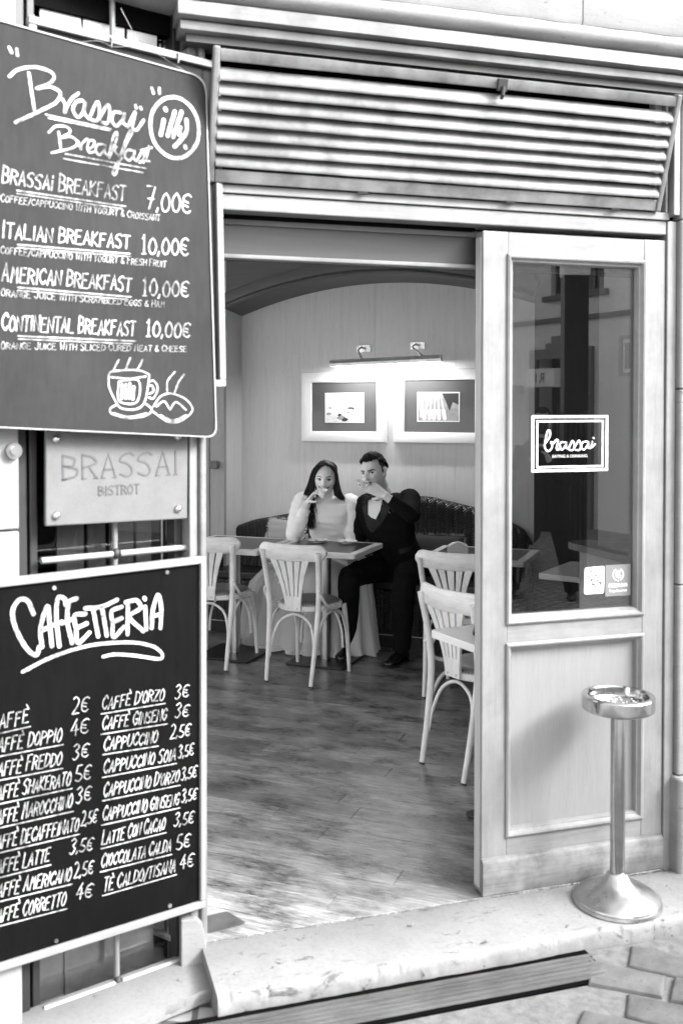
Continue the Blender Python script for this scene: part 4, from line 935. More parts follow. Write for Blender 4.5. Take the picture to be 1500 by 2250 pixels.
# ------------------------------------------------------------------ things on the tables
CHINA = m_plain('white_china', .92, .18, .02, 4, 0)
def saucer(a, b, label):
    s = thing('saucer', label, 'saucer', ROOM @ T(a, b, .7504), 'saucers on the couple\'s table')
    MB().lathe([(0,.0),(.034,.0),(.036,.004),(.055,.009),(.070,.015),(.071,.017),(.068,.0165),(.050,.011),(.030,.006),(0,.005)],36).build('dish', CHINA, s, smooth=40)
    MB().tube([(-.03,.012,.0125),(.02,-.005,.013),(.045,-.012,.020)], [(.0015,.004),(.0013,.002),(.0012,.0025)], 8).build('teaspoon', STEEL2, s, smooth=60)
    m = MB().box(-.014,.006,-.024,-.012,.0075,.014); m.build('sugar_sachet', m_plain('sachet', .25), s)
saucer(-.43,.41,'white saucer with teaspoon on the table in front of the woman'); saucer(-.23,.42,'white saucer with teaspoon on the table between woman and man')
nb = thing('napkin_holder', 'pale wooden napkin holder with wavy front on the right-hand table', 'napkin holder', ROOM @ T(.575,.215,.7504) @ RZ(16))
wave = [(-.062,0),(.062,0),(.062,.050)]+[(.062-.124*i/14, .058+.014*cos(2*pi*(i/14)-pi)*1.0+ .004) for i in range(15)]+[(-.062,.050)]
MB().prism(wave, -.032, -.024).build('front_plate', m_wood('napkin_wood', .40, 'x', .15), nb, bevel=.002)
MB().prism(wave, .024, .032).build('back_plate', m_wood('napkin_wood_back', .40, 'x', .15), nb, bevel=.002)
MB().box(-.062,.062,-.0235,.0235,.0,.006).build('floor_plate', CH_X, nb)
rings = [[(-.058,y,.0065),(.058,y,.0065),(.058,y,.056+.004*sin(y*300)),(.02,y,.070+.004*cos(y*260)),(-.03,y,.068+.004*sin(y*200)),(-.058,y,.055)] for y in [-.0225+.045*i/12 for i in range(13)]]
MB().loft(rings).build('napkins', m_plain('white_napkin', .82, .9), nb)
tr = thing('bill_tray', 'small dark tray on the table corner beside the door', 'tray', ROOM @ T(1.26,-1.80,.7490) @ RZ(10))
MB().prism(rounded([(-.10,-.06),(.10,-.06),(.10,.06),(-.10,.06)], [.02]*4), .0, .006, 'xy').build('base', BLK, tr); MB().rectframe(-.10,.10,-.06,.06,[(0,-.006),(0,-.018),(.006,-.018),(.006,-.006)]).xf(Matrix.Rotation(radians(-90),4,'X')).build('rim', BLK, tr)
# ------------------------------------------------------------------ people: bodies grown from lofted limbs and fused into one surface
def fuse(mb, voxel=.005, smooth=3, name='body'):
    me = mb.mesh('tmp'); ob = bpy.data.objects.new('tmp', me); scene.collection.objects.link(ob)
    r = ob.modifiers.new('r', 'REMESH'); r.mode = 'VOXEL'; r.voxel_size = voxel
    s = ob.modifiers.new('s', 'SMOOTH'); s.factor = .5; s.iterations = smooth
    dg_ = bpy.context.evaluated_depsgraph_get(); out = bpy.data.meshes.new_from_object(ob.evaluated_get(dg_)); bpy.data.objects.remove(ob)
    out.name = name
    for p in out.polygons: p.use_smooth = True
    return out
def bvh_of(me): return BVHTree.FromPolygons([v.co.copy() for v in me.vertices], [tuple(p.vertices) for p in me.polygons])
def sect(c, r, rx, ry, up=None, n=28, sq=2.0):
    """ellipse around c; r = direction of its wide axis"""
    c = Vector(c); r = Vector(r).normalized(); f = Vector((-r.y, r.x, 0)).normalized() if up is None else Vector(up)
    out = []
    for i in range(n):
        t = 2*pi*i/n; ct, st_ = cos(t), sin(t)
        k = (abs(ct)**sq+abs(st_)**sq)**(-1/sq)
        out.append(c + r*rx*ct*k + f*ry*st_*k)
    return out
def limb(m, pts, rad, k=5, n=16):
    P = spline(pts, k); R = spline([(r, 0, 0) for r in rad], k); m.tube(P, [max(.003, q.x) for q in R], n); return m
def frame_z(o, z, palm):
    z = Vector(z).normalized(); y = -Vector(palm); y = (y-z*y.dot(z)).normalized(); x = y.cross(z)
    M = Matrix((x, y, z)).transposed().to_4x4(); M.translation = Vector(o); return M
def hand(m, M, curl=(30,35,30), spread=1.0, side=1, thumb=(.55,-.55,.62), scale=1.0):
    """wrist at the origin, fingers along +z, palm towards -y, thumb on the +x side (side=1)"""
    h = MB(); k = scale
    h.loft([[(side*(x*rx), y*ry+yo, z) for x, y in [(cos(2*pi*i/16), sin(2*pi*i/16)) for i in range(16)]] for z, rx, ry, yo in ((-.03,.026,.020,0),(.0,.027,.018,0),(.03,.036,.016,-.002),(.065,.041,.0145,-.002),(.088,.040,.011,-.001),(.094,.034,.007,0))])
    for x, L_, rr_, dc in ((.031,.070,.0086,-4),(.0105,.079,.0090,0),(-.0105,.074,.0086,3),(-.031,.058,.0076,8)):
        p = Vector((side*x, -.001, .078)); a = 0; pts = [p.copy()]; rad = [rr_*1.02]; sp = radians(x*220*spread)
        p = p+Vector((0,0,.014)); pts.append(p.copy()); rad.append(rr_*1.05)
        for j, (f, c) in enumerate(zip((.45,.30,.25), curl)):
            a += radians(c+dc); d = Vector((side*sin(sp)*cos(a), -sin(a), cos(a)*cos(sp)))
            for q in (.5, 1): pts.append(p+d*L_*f*q); rad.append(rr_*(1.0-.10*j)*(1.0 if q == 1 else .94))
            p = p+d*L_*f
        h.tube(pts, rad, 10); h.sphere(p, rr_*.80, 8, 6)
    t = Vector(thumb); t = Vector((t.x*side, t.y, t.z)).normalized(); b = Vector((side*.024, -.006, .018))
    t2 = (t+Vector((-.25*side, -.15, .35))).normalized(); pts = [b, b+t*.022, b+t*.042, b+t*.042+t2*.017, b+t*.042+t2*.032]
    h.tube(pts, [.013,.0125,.0100,.0096,.0075], 10); h.sphere(pts[-1], .0074, 8, 6)
    h.xf(M @ Matrix.Scale(k, 4)); m.add(h.v, h.f); return m
def gs(x, c, s): return math.exp(-((x-c)/s)**2)
def head_pt(dx, dy, dz, fem):
    W_, D_, H_ = (.0715,.090,.1135) if fem else (.0755,.094,.118)
    x, y, z = W_*dx, D_*dy, H_*dz
    lo = max(0, -dz); hi = max(0, dz)
    x *= 1 - (.34 if fem else .22)*lo**1.5
    if dy > 0: y *= 1-.42*lo**1.2; y += .006*hi
    else: y *= 1+.10*lo**2 - .05*hi**2
    if dy < .1:
        f = min(1, max(0, -dy*1.6)); s = 1 if fem else 1.12
        nz = (gs(z,-.018,.020)*1.0 + gs(z,.008,.018)*.45)*gs(x,0,.0105+.004*gs(z,-.026,.010))
        y -= f*.021*s*nz; y -= f*.005*gs(abs(x),.011,.006)*gs(z,-.027,.007)
        y += f*.0100*gs(abs(x),.030,.014)*gs(z,.008,.0105)
        y -= f*(.0045 if fem else .0075)*gs(z,.0265,.008)*gs(abs(x),.024,.022)
        y -= f*.0055*gs(abs(x),.040,.018)*gs(z,-.020,.018)
        y += f*.0045*gs(abs(x),.030,.012)*gs(z,-.050,.018)
        y -= f*.0055*gs(x,0,.019)*gs(z,-.0475,.0050); y -= f*.0065*gs(x,0,.017)*gs(z,-.0595,.0060); y += f*.0040*gs(x,0,.020)*gs(z,-.0530,.0028)
        y += f*.0035*gs(x,0,.02)*gs(z,-.0735,.006); y -= f*.0095*gs(x,0,.020 if fem else .026)*gs(z,-.094,.014)
    return Vector((x, y, z))
def head_mesh(fem, n=72, m=64):
    h = MB(); rings = []
    for i in range(m+1):
        th = pi*(i+.15)/(m+.3); rings.append([head_pt(sin(th)*cos(2*pi*j/n), sin(th)*sin(2*pi*j/n), -cos(th), fem) for j in range(n)])
    h.loft(rings)
    W_ = .0715 if fem else .0755
    return h, W_
def ears(h, W_):
    for s in (-1, 1):
        e = MB(); pts = spline([(s*(W_-.006),-.004,-.026),(s*(W_+.003),.000,-.020),(s*(W_+.009),.014,-.002),(s*(W_+.011),.018,.016),(s*(W_+.008),.010,.029),(s*(W_+.001),-.003,.024),(s*(W_-.004),-.006,.008)],5)
        e.tube(pts, [.0048]*len(pts), 8); e.sphere((s*(W_+.001),.005,.004), (.0055,.013,.022), 10, 8); h.add(e.v, e.f)
def drape(poly, bvh, org, d, u, v, off, res=.003):
    """flat outline projected along d onto a surface; org + u*x + v*y is the starting plane"""
    d = Vector(d).normalized(); u = Vector(u); v = Vector(v); org = Vector(org)
    xs = [p[0] for p in poly]; ys = [p[1] for p in poly]
    bm = bmesh.new(); vs_ = [bm.verts.new((p[0], p[1], 0)) for p in poly]; bm.faces.new(vs_)
    def cuts(lo, hi, co, no):
        x = math.ceil(lo/res)*res
        while x < hi:
            bmesh.ops.bisect_plane(bm, geom=bm.verts[:]+bm.edges[:]+bm.faces[:], plane_co=Vector(co)*x, plane_no=no); x += res
    cuts(min(xs), max(xs), (1,0,0), (1,0,0)); cuts(min(ys), max(ys), (0,1,0), (0,1,0))
    bmesh.ops.triangulate(bm, faces=bm.faces[:])
    bm.verts.ensure_lookup_table(); P = []; last = None
    for w in bm.verts:
        s = org+u*w.co.x+v*w.co.y; hit = bvh.ray_cast(s, d)
        if hit[0] is None: near = bvh.find_nearest(s+d*.3); q, nn = near[0], near[1]
        else: q, nn = hit[0], hit[1]
        P.append(q - d*off)
    out = MB(); out.add(P, [tuple(x.index for x in f.verts) for f in bm.faces]); bm.free(); return out
def stroke_poly(pts, w):
    pts = [Vector((p[0], p[1])) for p in spline([(a, b, 0) for a, b in pts], 5)]; L_ = []; R_2 = []; n = len(pts)
    for i, p in enumerate(pts):
        t = (pts[min(i+1,n-1)]-pts[max(i-1,0)]).normalized(); q = Vector((-t.y, t.x)); ww = w*(.35+.65*sin(pi*(.12+.80*i/(n-1)))); L_.append(p+q*ww); R_2.append(p-q*ww)
    return [(p.x, p.y) for p in L_+R_2[::-1]]
def ell(cx, cz, rx, rz, n=18): return [(cx+rx*cos(2*pi*i/n), cz+rz*sin(2*pi*i/n)) for i in range(n)]

SKIN = m_plain('skin', .76, .45, .04, 6, .03); SKIN_M = m_plain('skin_tan', .70, .45, .05, 6, .03)
NTs = None
for mt in (SKIN, SKIN_M):
    b = mt.node_tree.nodes['Principled BSDF']; b.inputs['Subsurface Weight'].default_value = .15; b.inputs['Subsurface Radius'].default_value = (.006,.006,.006)
def m_hair(name, v):
    t = NT(name, .55, 0, .35); n = t.noise(t.coord((30,30,3)), 6, 4); t.color(t.ramp(n, [(.3, v*.5), (.75, v*2.0)])); t.bump(n, .6, .002); return t.m
HAIR = m_hair('dark_brown_hair', .011); HAIR_M = m_hair('black_hair', .007); HAIR_M.node_tree.nodes['Principled BSDF'].inputs['Roughness'].default_value = .75; HAIR_M.node_tree.nodes['Principled BSDF'].inputs['Specular IOR Level'].default_value = .15
DRESS = m_plain('white_crepe', .90, .75, .03, 10, .06)
def m_tulle():
    t = NT('white_tulle', .85); t.color(.78); tr = t.new('ShaderNodeBsdfTransparent'); mx = t.new('ShaderNodeMixShader'); tl = t.new('ShaderNodeBsdfTranslucent'); tl.inputs[0].default_value = g(.75); m2 = t.new('ShaderNodeMixShader')
    m2.inputs[0].default_value = .3; mx.inputs[0].default_value = .14; t.l.new(t.b.outputs[0], m2.inputs[1]); t.l.new(tl.outputs[0], m2.inputs[2])
    t.l.new(m2.outputs[0], mx.inputs[1]); t.l.new(tr.outputs[0], mx.inputs[2]); t.l.new(mx.outputs[0], t.n['Material Output'].inputs[0]); return t.m
SUIT = m_plain('black_suit_wool', .007, .9, .2, 40, .2, 0, .12); SUIT2 = m_plain('black_satin', .006, .45, .1, 8, .1, 0, .3); SHIRT = m_plain('white_shirt', .88, .7, .03)
EYEW = m_plain('eye_white', .62, .25, 0, 5, 0); EYED = m_plain('eye_dark', .008, .15, 0, 5, 0); BROW = m_plain('brow', .02, .8); LIP = m_plain('lip', .20, .4); TEETH = m_plain('teeth', .75, .3)
LEATHER = m_plain('polished_black_leather', .010, .18, .2, 20)
UVEC = Vector((cos(radians(21)), sin(radians(21)), 0)); DV = Vector((-sin(radians(21)), cos(radians(21)), 0)); ZV = Vector((0,0,1))

def face(person, HM, hb, fem, look):
    """brows, eyes and mouth laid on the head surface (head space: face towards -y)"""
    def lay(poly, off, name, mat, res=.0022):
        o = drape(poly, hb, (0,-.3,0), (0,1,0), (1,0,0), (0,0,1), off, res).xf(HM).build(name, mat, person); 
        for p in o.data.polygons: p.use_smooth = True
        return o
    for s in (-1, 1):
        ez, rz = (.0075, .0052) if fem else (.0075, .0050)
        lay(ell(s*.0305, ez, .0135, rz), .0022, 'eye', EYEW)
        lay(ell(s*.0305+look*.0045, ez+.0004, .0060, min(rz+.0004, .0056), 14), .0030, 'iris', EYED)
        lay(stroke_poly([(s*.0165, ez+.0005), (s*.024, ez+rz+.0006), (s*.032, ez+rz+.0014), (s*.041, ez+rz-.0018), (s*.0465, ez-.0005)], .0019), .0034, 'eyelash', EYED)
        lay(stroke_poly([(s*.018, ez-.0035), (s*.030, ez-rz-.001), (s*.042, ez-.003)], .0007), .0030, 'eyelash', BROW)
        bz = .0245
        if fem: lay(stroke_poly([(s*.015, bz-.001), (s*.027, bz+.004), (s*.040, bz+.0045), (s*.050, bz-.001)], .0021), .0022, 'eyebrow', BROW)
        else: lay(stroke_poly([(s*.011, bz-.0045), (s*.025, bz-.0010), (s*.040, bz+.001), (s*.052, bz-.004)], .0040), .0024, 'eyebrow', BROW)
        lay(ell(s*.0075, -.0335, .0036, .0016, 10), .0016, 'nostril', BROW)
    if fem:
        lay([(p[0], p[1]) for p in stroke_poly([(-.036,-.0385), (-.018,-.0495), (0,-.0535), (.018,-.0495), (.036,-.0385)], .0060)], .0022, 'lips', LIP)
        lay(stroke_poly([(-.034,-.0395), (-.016,-.0490), (0,-.0520), (.016,-.0490), (.034,-.0395)], .0042), .0030, 'smile_gap', EYED)
        lay(stroke_poly([(-.024,-.0445), (-.012,-.0488), (0,-.0508), (.012,-.0488), (.024,-.0445)], .0026), .0036, 'teeth', TEETH)
    else:
        lay(stroke_poly([(-.022,-.0540), (0,-.0530), (.022,-.0540)], .0050), .0014, 'lips', LIP)
def cap_hair(HM, fem, keep, thick, nz, name, mat, person):
    h = MB(); n, m_ = 72, 64; idx = {}; V = []; F = []
    def P(i, j, t):
        th = pi*(i+.15)/(m_+.3); d = Vector((sin(th)*cos(2*pi*j/n), sin(th)*sin(2*pi*j/n), -cos(th))); p = head_pt(d.x, d.y, d.z, fem)
        return p + d*(t*(.4+.6*min(1, max(0, keep(d)*3))) + nz*noise.noise(p*60))
    for i in range(m_):
        for j in range(n):
            th = pi*(i+.5)/(m_+.3); d = Vector((sin(th)*cos(2*pi*(j+.5)/n), sin(th)*sin(2*pi*(j+.5)/n), -cos(th)))
            if keep(d) > 0:
                q = []
                for a, b in ((i,j),(i,(j+1)%n),(i+1,(j+1)%n),(i+1,j)):
                    if (a,b) not in idx: idx[(a,b)] = len(V); V.append(P(a, b, thick))
                    q.append(idx[(a,b)])
                F.append(tuple(q))
    h.add(V, F); return h

# ---------------------------------------------------------------- the woman
W = thing('person', 'woman with long dark hair in a white dress sipping from an espresso cup', 'person', ROOM)
r = Vector((cos(radians(18)), sin(radians(18)), -.02))
HC = Vector((-.464,.618,1.158)); HMW = T(*HC) @ RZ(17) @ Matrix.Rotation(radians(6),4,'X') @ Matrix.Rotation(radians(2),4,'Y') @ Matrix.Scale(1.04,4)
hw, W_ = head_mesh(True); hbw = bvh_of(hw.mesh('h')); ears(hw, W_); hw.xf(HMW)
body = MB(); body.add(hw.v, hw.f)
body.loft([sect(c, r, rx, ry) for c, rx, ry in (((-.47,.80,.47),.15,.12),((-.47,.78,.60),.15,.11),((-.47,.73,.73),.112,.085),((-.467,.69,.88),.148,.098),((-.466,.675,.96),.150,.088),((-.466,.672,.995),.150,.078),((-.466,.672,1.012),.120,.070),((-.466,.672,1.024),.080,.060),((-.466,.668,1.034),.055,.05))])
limb(body, [(-.466,.670,.98),(-.466,.662,1.03),(-.465,.650,1.075),(-.464,.635,1.12)], [.060,.051,.048,.052])
WR = Vector((-.546,.508,1.008)); HWM = frame_z(WR, (.060,-.012,.070), (.92,.05,-.35))
limb(body, [(-.618,.64,.975),(-.618,.52,.885),(-.604,.42,.792),(-.575,.462,.885),WR], [.032,.032,.028,.028,.025])
hand(body, HWM, (48,38,24), 1.0, -1, (.35,-.75,.6), .94)
WL = Vector((-.225,.535,.655)); limb(body, [(-.322,.725,.965),(-.312,.715,.87),(-.300,.690,.775),(-.258,.61,.71),WL], [.032,.032,.028,.026,.025])
hand(body, frame_z(WL, (.085,-.045,-.022), (.0,-.15,-1)), (14,20,16), 1.0, 1, (.5,-.35,.75), .94)
for s, k in ((-1,-.60),(1,-.36)):
    limb(body, [(k*.5-.235,.78,.53),(k,.46,.53),(k,.42,.48),(k,.46,.25),(k,.47,.08),(k,.40,.035)], [.085,.065,.058,.048,.036,.03])
put('body', fuse(body, .0042, 2), SKIN, W)
face(W, HMW, hbw, True, .6)
def keep_w(d):
    side = abs(d.x); hl = .70+.12*(1-side)-.1*side      # hairline height on the face
    if d.y < -.12 and d.z < hl and side < .93+.1*d.z: return -1
    if d.z < -.55: return -1
    return 1
cap = cap_hair(HMW, True, keep_w, .012, .003, 'h', HAIR, W)
cap.xf(HMW); hair = MB(); hair.add(cap.v, cap.f); rh = random.Random(9)
def lock(path, n, spread, r0, tipz):
    for i in range(n):
        a, b = rh.gauss(0,1), rh.gauss(0,1); k = rh.uniform(.82,1.06); P = []
        for j, p in enumerate(path):
            f = spread[j]; P.append(Vector(p)+Vector((a*f, b*f*.7, rh.gauss(0,.002)))+ (Vector((0,0,(1-k)*tipz)) if j == len(path)-1 else Vector((0,0,0))))
        S = spline(P, 5); hair.tube(S, [r0*(.25+.75*sin(pi*min(.98,max(.06,.08+.86*q/(len(S)-1))))**.6)*(1-.75*(q/(len(S)-1))**3) for q in range(len(S))], 5)
def hp_(x, y, z): return HMW @ Vector((x, y, z))
lock([hp_(.012,-.050,.108), hp_(-.040,-.055,.090), hp_(-.070,-.042,.040), hp_(-.083,-.025,-.03), (-.575,.605,1.04), (-.562,.560,.955), (-.545,.552,.885), (-.542,.548,.815)], 240, [.004,.008,.007,.010,.015,.017,.015,.018], .0030, .14)
lock([hp_(.014,-.050,.108), hp_(.050,-.050,.088), hp_(.072,-.030,.045), hp_(.078,-.012,-.02), (-.376,.645,1.06), (-.366,.690,1.005), (-.362,.745,.95)], 130, [.004,.007,.005,.007,.010,.014,.018], .0028, .05)
lock([hp_(-.02,.05,.10), hp_(-.05,.085,.06), hp_(-.05,.09,-.04), (-.52,.72,1.0), (-.52,.76,.88)], 50, [.010,.010,.012,.03,.04], .006, .05)
lock([hp_(.03,.05,.10), hp_(.05,.085,.06), hp_(.05,.09,-.04), (-.42,.74,1.02), (-.43,.77,.9)], 50, [.010,.010,.012,.02,.03], .006, .05)
lock([hp_(-.07,-.04,.03), hp_(-.082,-.035,-.05), (-.545,.565,1.02), (-.515,.535,.93), (-.50,.530,.84)], 16, [.004,.006,.012,.014,.016], .0022, .10)
hair.build('hair', HAIR, W, smooth=70)
dress = MB()
dress.loft([sect(c, r, rx, ry) for c, rx, ry in (((-.47,.79,.50),.185,.14),((-.47,.765,.62),.165,.122),((-.47,.725,.725),.128,.100),((-.468,.702,.80),.142,.110),((-.466,.678,.865),.160,.128),((-.466,.672,.91),.163,.122),((-.466,.672,.955),.166,.104),((-.466,.673,.982),.166,.090),((-.466,.673,.992),.150,.076))])
limb(dress, [(-.60,.665,.985),(-.625,.630,.992),(-.630,.56,.93),(-.618,.46,.835),(-.608,.412,.785),(-.590,.432,.830),(-.570,.470,.900),(-.560,.495,.955)], [.050,.074,.068,.058,.052,.048,.042,.038], 6)
limb(dress, [(-.34,.715,.975),(-.318,.725,.985),(-.308,.722,.93),(-.304,.710,.85),(-.298,.690,.772),(-.262,.62,.715),(-.240,.565,.678)], [.052,.072,.064,.053,.048,.040,.034], 6)
def crumple(me, fn, amp):
    N_ = [v.normal.copy() for v in me.vertices]; C_ = [v.co.copy() for v in me.vertices]; out = []
    for c, n_ in zip(C_, N_): out += list(c+n_*noise.noise(Vector(fn(c)))*amp)
    me.vertices.foreach_set('co', out); me.update()
me = fuse(dress, .005, 3, 'dress'); crumple(me, lambda c: (c.x*16+c.z*14, c.y*16, c.z*34), .006)
put('dress', me, DRESS, W)
rings = []
for z, ca, cb, rx, ry, amp in ((.655,-.47,.70,.18,.13,.002),(.60,-.47,.60,.25,.20,.006),(.54,-.47,.53,.33,.235,.010),(.46,-.475,.52,.375,.235,.014),(.34,-.48,.52,.395,.235,.020),(.20,-.485,.52,.41,.240,.026),(.08,-.49,.52,.425,.245,.032),(.012,-.49,.52,.435,.250,.036)):
    ring = []
    for i in range(150):
        t = 2*pi*i/150; f = amp*(sin(17*t+1.3*sin(3*t))*.7+noise.noise(Vector((cos(t)*4, sin(t)*4, z*1.5)))*1.2)
        ring.append((ca+(rx+f)*cos(t), cb+(ry+f)*sin(t), z+ (.010*sin(9*t) if z < .05 else 0)))
    rings.append(ring)
TU = m_tulle(); MB().loft(rings, caps=False).build('skirt', TU, W, smooth=80)
TU2 = TU.copy(); TU2.name = 'sheer_tulle'
for nd in TU2.node_tree.nodes:
    if nd.type == 'MIX_SHADER' and abs(nd.inputs[0].default_value-.14) < 1e-4: nd.inputs[0].default_value = .55
rings = []
for z, ca, cb, rx, ry, amp in ((.63,-.50,.66,.23,.17,.004),(.56,-.53,.56,.33,.22,.012),(.45,-.56,.53,.39,.24,.02),(.30,-.58,.53,.42,.255,.03),(.14,-.59,.53,.435,.26,.04),(.02,-.60,.53,.45,.265,.045)):
    ring = []
    for i in range(170):
        t = 2*pi*i/170; f = amp*(sin(11*t+2.1*sin(2*t))*.6+noise.noise(Vector((cos(t)*5+9, sin(t)*5, z*2.5)))*1.6)
        ring.append((ca+(rx+f)*cos(t), cb+(ry+f)*sin(t), z+.05*noise.noise(Vector((cos(t)*3, sin(t)*3, 7)))*(1 if z < .05 else .2)+(.03 if z < .05 else 0)))
    rings.append(ring)
MB().loft(rings, caps=False).build('overskirt', TU2, W, smooth=80)
# ---------------------------------------------------------------- the man
Mn = thing('person', 'man in black dinner suit and bow tie drinking from an espresso cup', 'person', ROOM)
r = Vector((cos(radians(10)), sin(radians(10)), .14)); 
HC = Vector((-.112,.625,1.208)); HMM = T(*HC) @ RZ(-9) @ Matrix.Rotation(radians(4),4,'X') @ Matrix.Rotation(radians(-7),4,'Y') @ Matrix.Scale(1.06,4)
hm, W_ = head_mesh(False); hbm = bvh_of(hm.mesh('h')); ears(hm, W_); hm.xf(HMM)
body = MB(); body.add(hm.v, hm.f)
body.loft([sect(c, r, rx, ry) for c, rx, ry in (((0,.82,.47),.12,.10),((-.01,.80,.62),.12,.09),((-.05,.745,.88),.13,.08),((-.06,.725,.98),.12,.06),((-.065,.715,1.03),.08,.05))])
limb(body, [(-.070,.712,1.02),(-.078,.700,1.08),(-.090,.680,1.12),(-.105,.652,1.16)], [.066,.058,.057,.060])
WRm = Vector((.014,.478,1.072)); HMMh = frame_z(WRm, (-.070,-.004,.040), (-.25,.85,-.4))
limb(body, [(.09,.76,1.01),(.138,.65,.97),(.172,.545,.945),(.10,.505,1.005),WRm], [.032,.032,.030,.030,.028])
hand(body, HMMh, (42,40,25), 1.0, 1, (.45,-.7,.55), 1.02)
WLm = Vector((-.20,.56,.665)); limb(body, [(-.21,.73,.97),(-.235,.72,.86),(-.245,.70,.765),(-.225,.63,.71),WLm], [.032,.032,.030,.030,.028])
hand(body, frame_z(WLm, (.06,-.07,-.03), (0,-.2,-1)), (16,22,16), 1.0, 1, (.5,-.35,.75), 1.02)
for P in ([(-.07,.80,.53),(-.17,.36,.535),(-.175,.335,.50),(-.20,.385,.25),(-.23,.42,.09)], [(.07,.80,.53),(.196,.35,.525),(.196,.325,.49),(.178,.36,.25),(.16,.385,.09)]):
    limb(body, P, [.06,.05,.045,.04,.034])
put('body', fuse(body, .0042, 2), SKIN_M, Mn)
face(Mn, HMM, hbm, False, .75)
def keep_m(d):
    if d.z > .60+.10*abs(d.x) and d.y < 0: return d.z-.55
    if d.y >= 0 and d.z > .42-.5*d.y*.9: return .5
    if d.y >= -.35 and d.z > .52: return .3
    return -1
cap = cap_hair(HMM, False, keep_m, .020, .004, 'h', HAIR_M, Mn); hair = MB(); hair.add(cap.v, cap.f)
for i in range(420):
    t, zz = rh.uniform(0, 2*pi), rh.uniform(.60,.99); s = sqrt(1-zz*zz); d = Vector((s*cos(t), s*sin(t), zz))
    if keep_m(d) <= 0: continue
    p = head_pt(d.x, d.y, d.z, False)+d*.010; q = p+d*rh.uniform(.002,.007)+Vector((rh.gauss(0,.005), -.006*rh.random(), rh.gauss(0,.003)))
    hair.tube([p, (p+q)/2+Vector((0,0,.002)), q], [.0024,.0024,.0008], 5)
hair.xf(HMM); hair.build('hair', HAIR_M, Mn, smooth=70)
def keep_f(d): return 1 if (d.y > -.28 and d.z > -.10-.35*d.y and d.z < .75 and abs(d.x) > .2 or (d.y > .5 and d.z > -.35)) else -1
cap = cap_hair(HMM, False, keep_f, .0022, 0, 'h', HAIR_M, Mn); cap.xf(HMM); cap.build('hair_fade', m_plain('clipped_hair', .10, .8, .4, 60), Mn, smooth=70)
suit = MB()
suit.loft([sect(c, r, rx, ry, sq=2.3) for c, rx, ry in (((.03,.81,.49),.185,.150),((.015,.80,.60),.172,.140),((-.02,.775,.72),.158,.124),((-.045,.745,.84),.178,.124),((-.055,.728,.93),.194,.112),((-.060,.720,.985),.196,.096),((-.066,.714,1.025),.160,.080),((-.072,.709,1.055),.100,.072))])
jb = bvh_of(fuse(suit, .0055, 3, 'tmp'))
limb(suit, [(.055,.745,1.025),(.105,.755,1.035),(.138,.68,.995),(.168,.59,.955),(.178,.545,.940),(.150,.524,.965),(.10,.510,1.005),(.050,.494,1.045)], [.056,.064,.060,.056,.055,.052,.048,.042], 6)
limb(suit, [(-.17,.725,.985),(-.215,.735,.985),(-.240,.73,.90),(-.250,.715,.80),(-.248,.70,.755),(-.230,.64,.71),(-.212,.59,.68)], [.058,.066,.061,.057,.055,.048,.040], 6)
me = fuse(suit, .0055, 3, 'jacket')
crumple(me, lambda c: (c.x*12+c.z*14, c.y*16, c.z*18), .006)
put('jacket', me, SUIT, Mn)
def on_man(poly, off, name, mat, res=.01):
    o = drape(poly, jb, UVEC*0 - DV*.6, DV, UVEC, ZV, off, res).build(name, mat, Mn)
    for p in o.data.polygons: p.use_smooth = True
    return o
on_man([(.088,1.062),(.135,1.055),(.178,1.040),(.174,1.006),(.162,.955),(.132,.894),(.102,.905),(.078,.928),(.080,1.0)], .004, 'shirt_front', SHIRT)
on_man([(.060,.935),(.080,.926),(.102,.903),(.132,.890),(.150,.92),(.158,.87),(.125,.81),(.105,.80),(.070,.84)], .006, 'waistcoat', m_plain('waistcoat_wool', .014, .8))
on_man([(.222,1.105),(.262,1.085),(.262,1.060),(.215,.94),(.150,.83),(.160,.92),(.182,1.006),(.196,1.070)], .008, 'lapel', SUIT2)
on_man([(.082,1.062),(.050,1.030),(.043,.97),(.062,.86),(.080,.93),(.082,1.0)], .008, 'lapel', SUIT2)
on_man([(.289,.692),(.380,.713),(.380,.680),(.293,.658)], .005, 'pocket_flap', SUIT2)
for u_, z_ in ((.118,.865),(.116,.83)): on_man(ell(u_, z_, .006, .006, 10), .010, 'button', SUIT2, .02)
m = MB(); m.tube([Vector((-.072,.708,1.045)), Vector((-.082,.694,1.082)), Vector((-.088,.686,1.100))], [.066,.064,.062], 24, caps=False); m.build('shirt_collar', SHIRT, Mn, smooth=60)
bow_c = Vector((-.128,.610,1.038)) 
bowM = T(*bow_c) @ RZ(-4) @ Matrix.Rotation(radians(-8),4,'Y')
m = MB()
for s in (-1, 1): m.loft([[(s*x, y+.004*sin(z*300), z) for y, z in ((-.006,-h_),(-.012,0),(-.006,h_),(.006,h_),(.010,0),(.006,-h_))] for x, h_ in ((.0,.008),(.012,.010),(.032,.022),(.044,.024),(.048,.020))])
m.box(-.009,.009,-.017,.008,-.011,.011); m.xf(bowM).build('bow_tie', SUIT2, Mn, bevel=.002)
trs = MB()
for P in ([(-.06,.80,.535),(-.12,.58,.555),(-.17,.36,.545),(-.178,.325,.50),(-.20,.375,.25),(-.23,.41,.085)], [(.08,.80,.535),(.14,.58,.55),(.196,.35,.535),(.198,.312,.485),(.180,.35,.25),(.162,.375,.085)]):
    limb(trs, P, [.098,.092,.078,.076,.064,.058])
trs.loft([sect(c, (1,.1,0), rx, ry) for c, rx, ry in (((0,.81,.46),.18,.15),((0,.80,.58),.18,.14))])
me = fuse(trs, .006, 3, 'trousers')
crumple(me, lambda c: (c.x*18, c.y*14, c.z*16), .006)
put('trousers', me, SUIT, Mn)
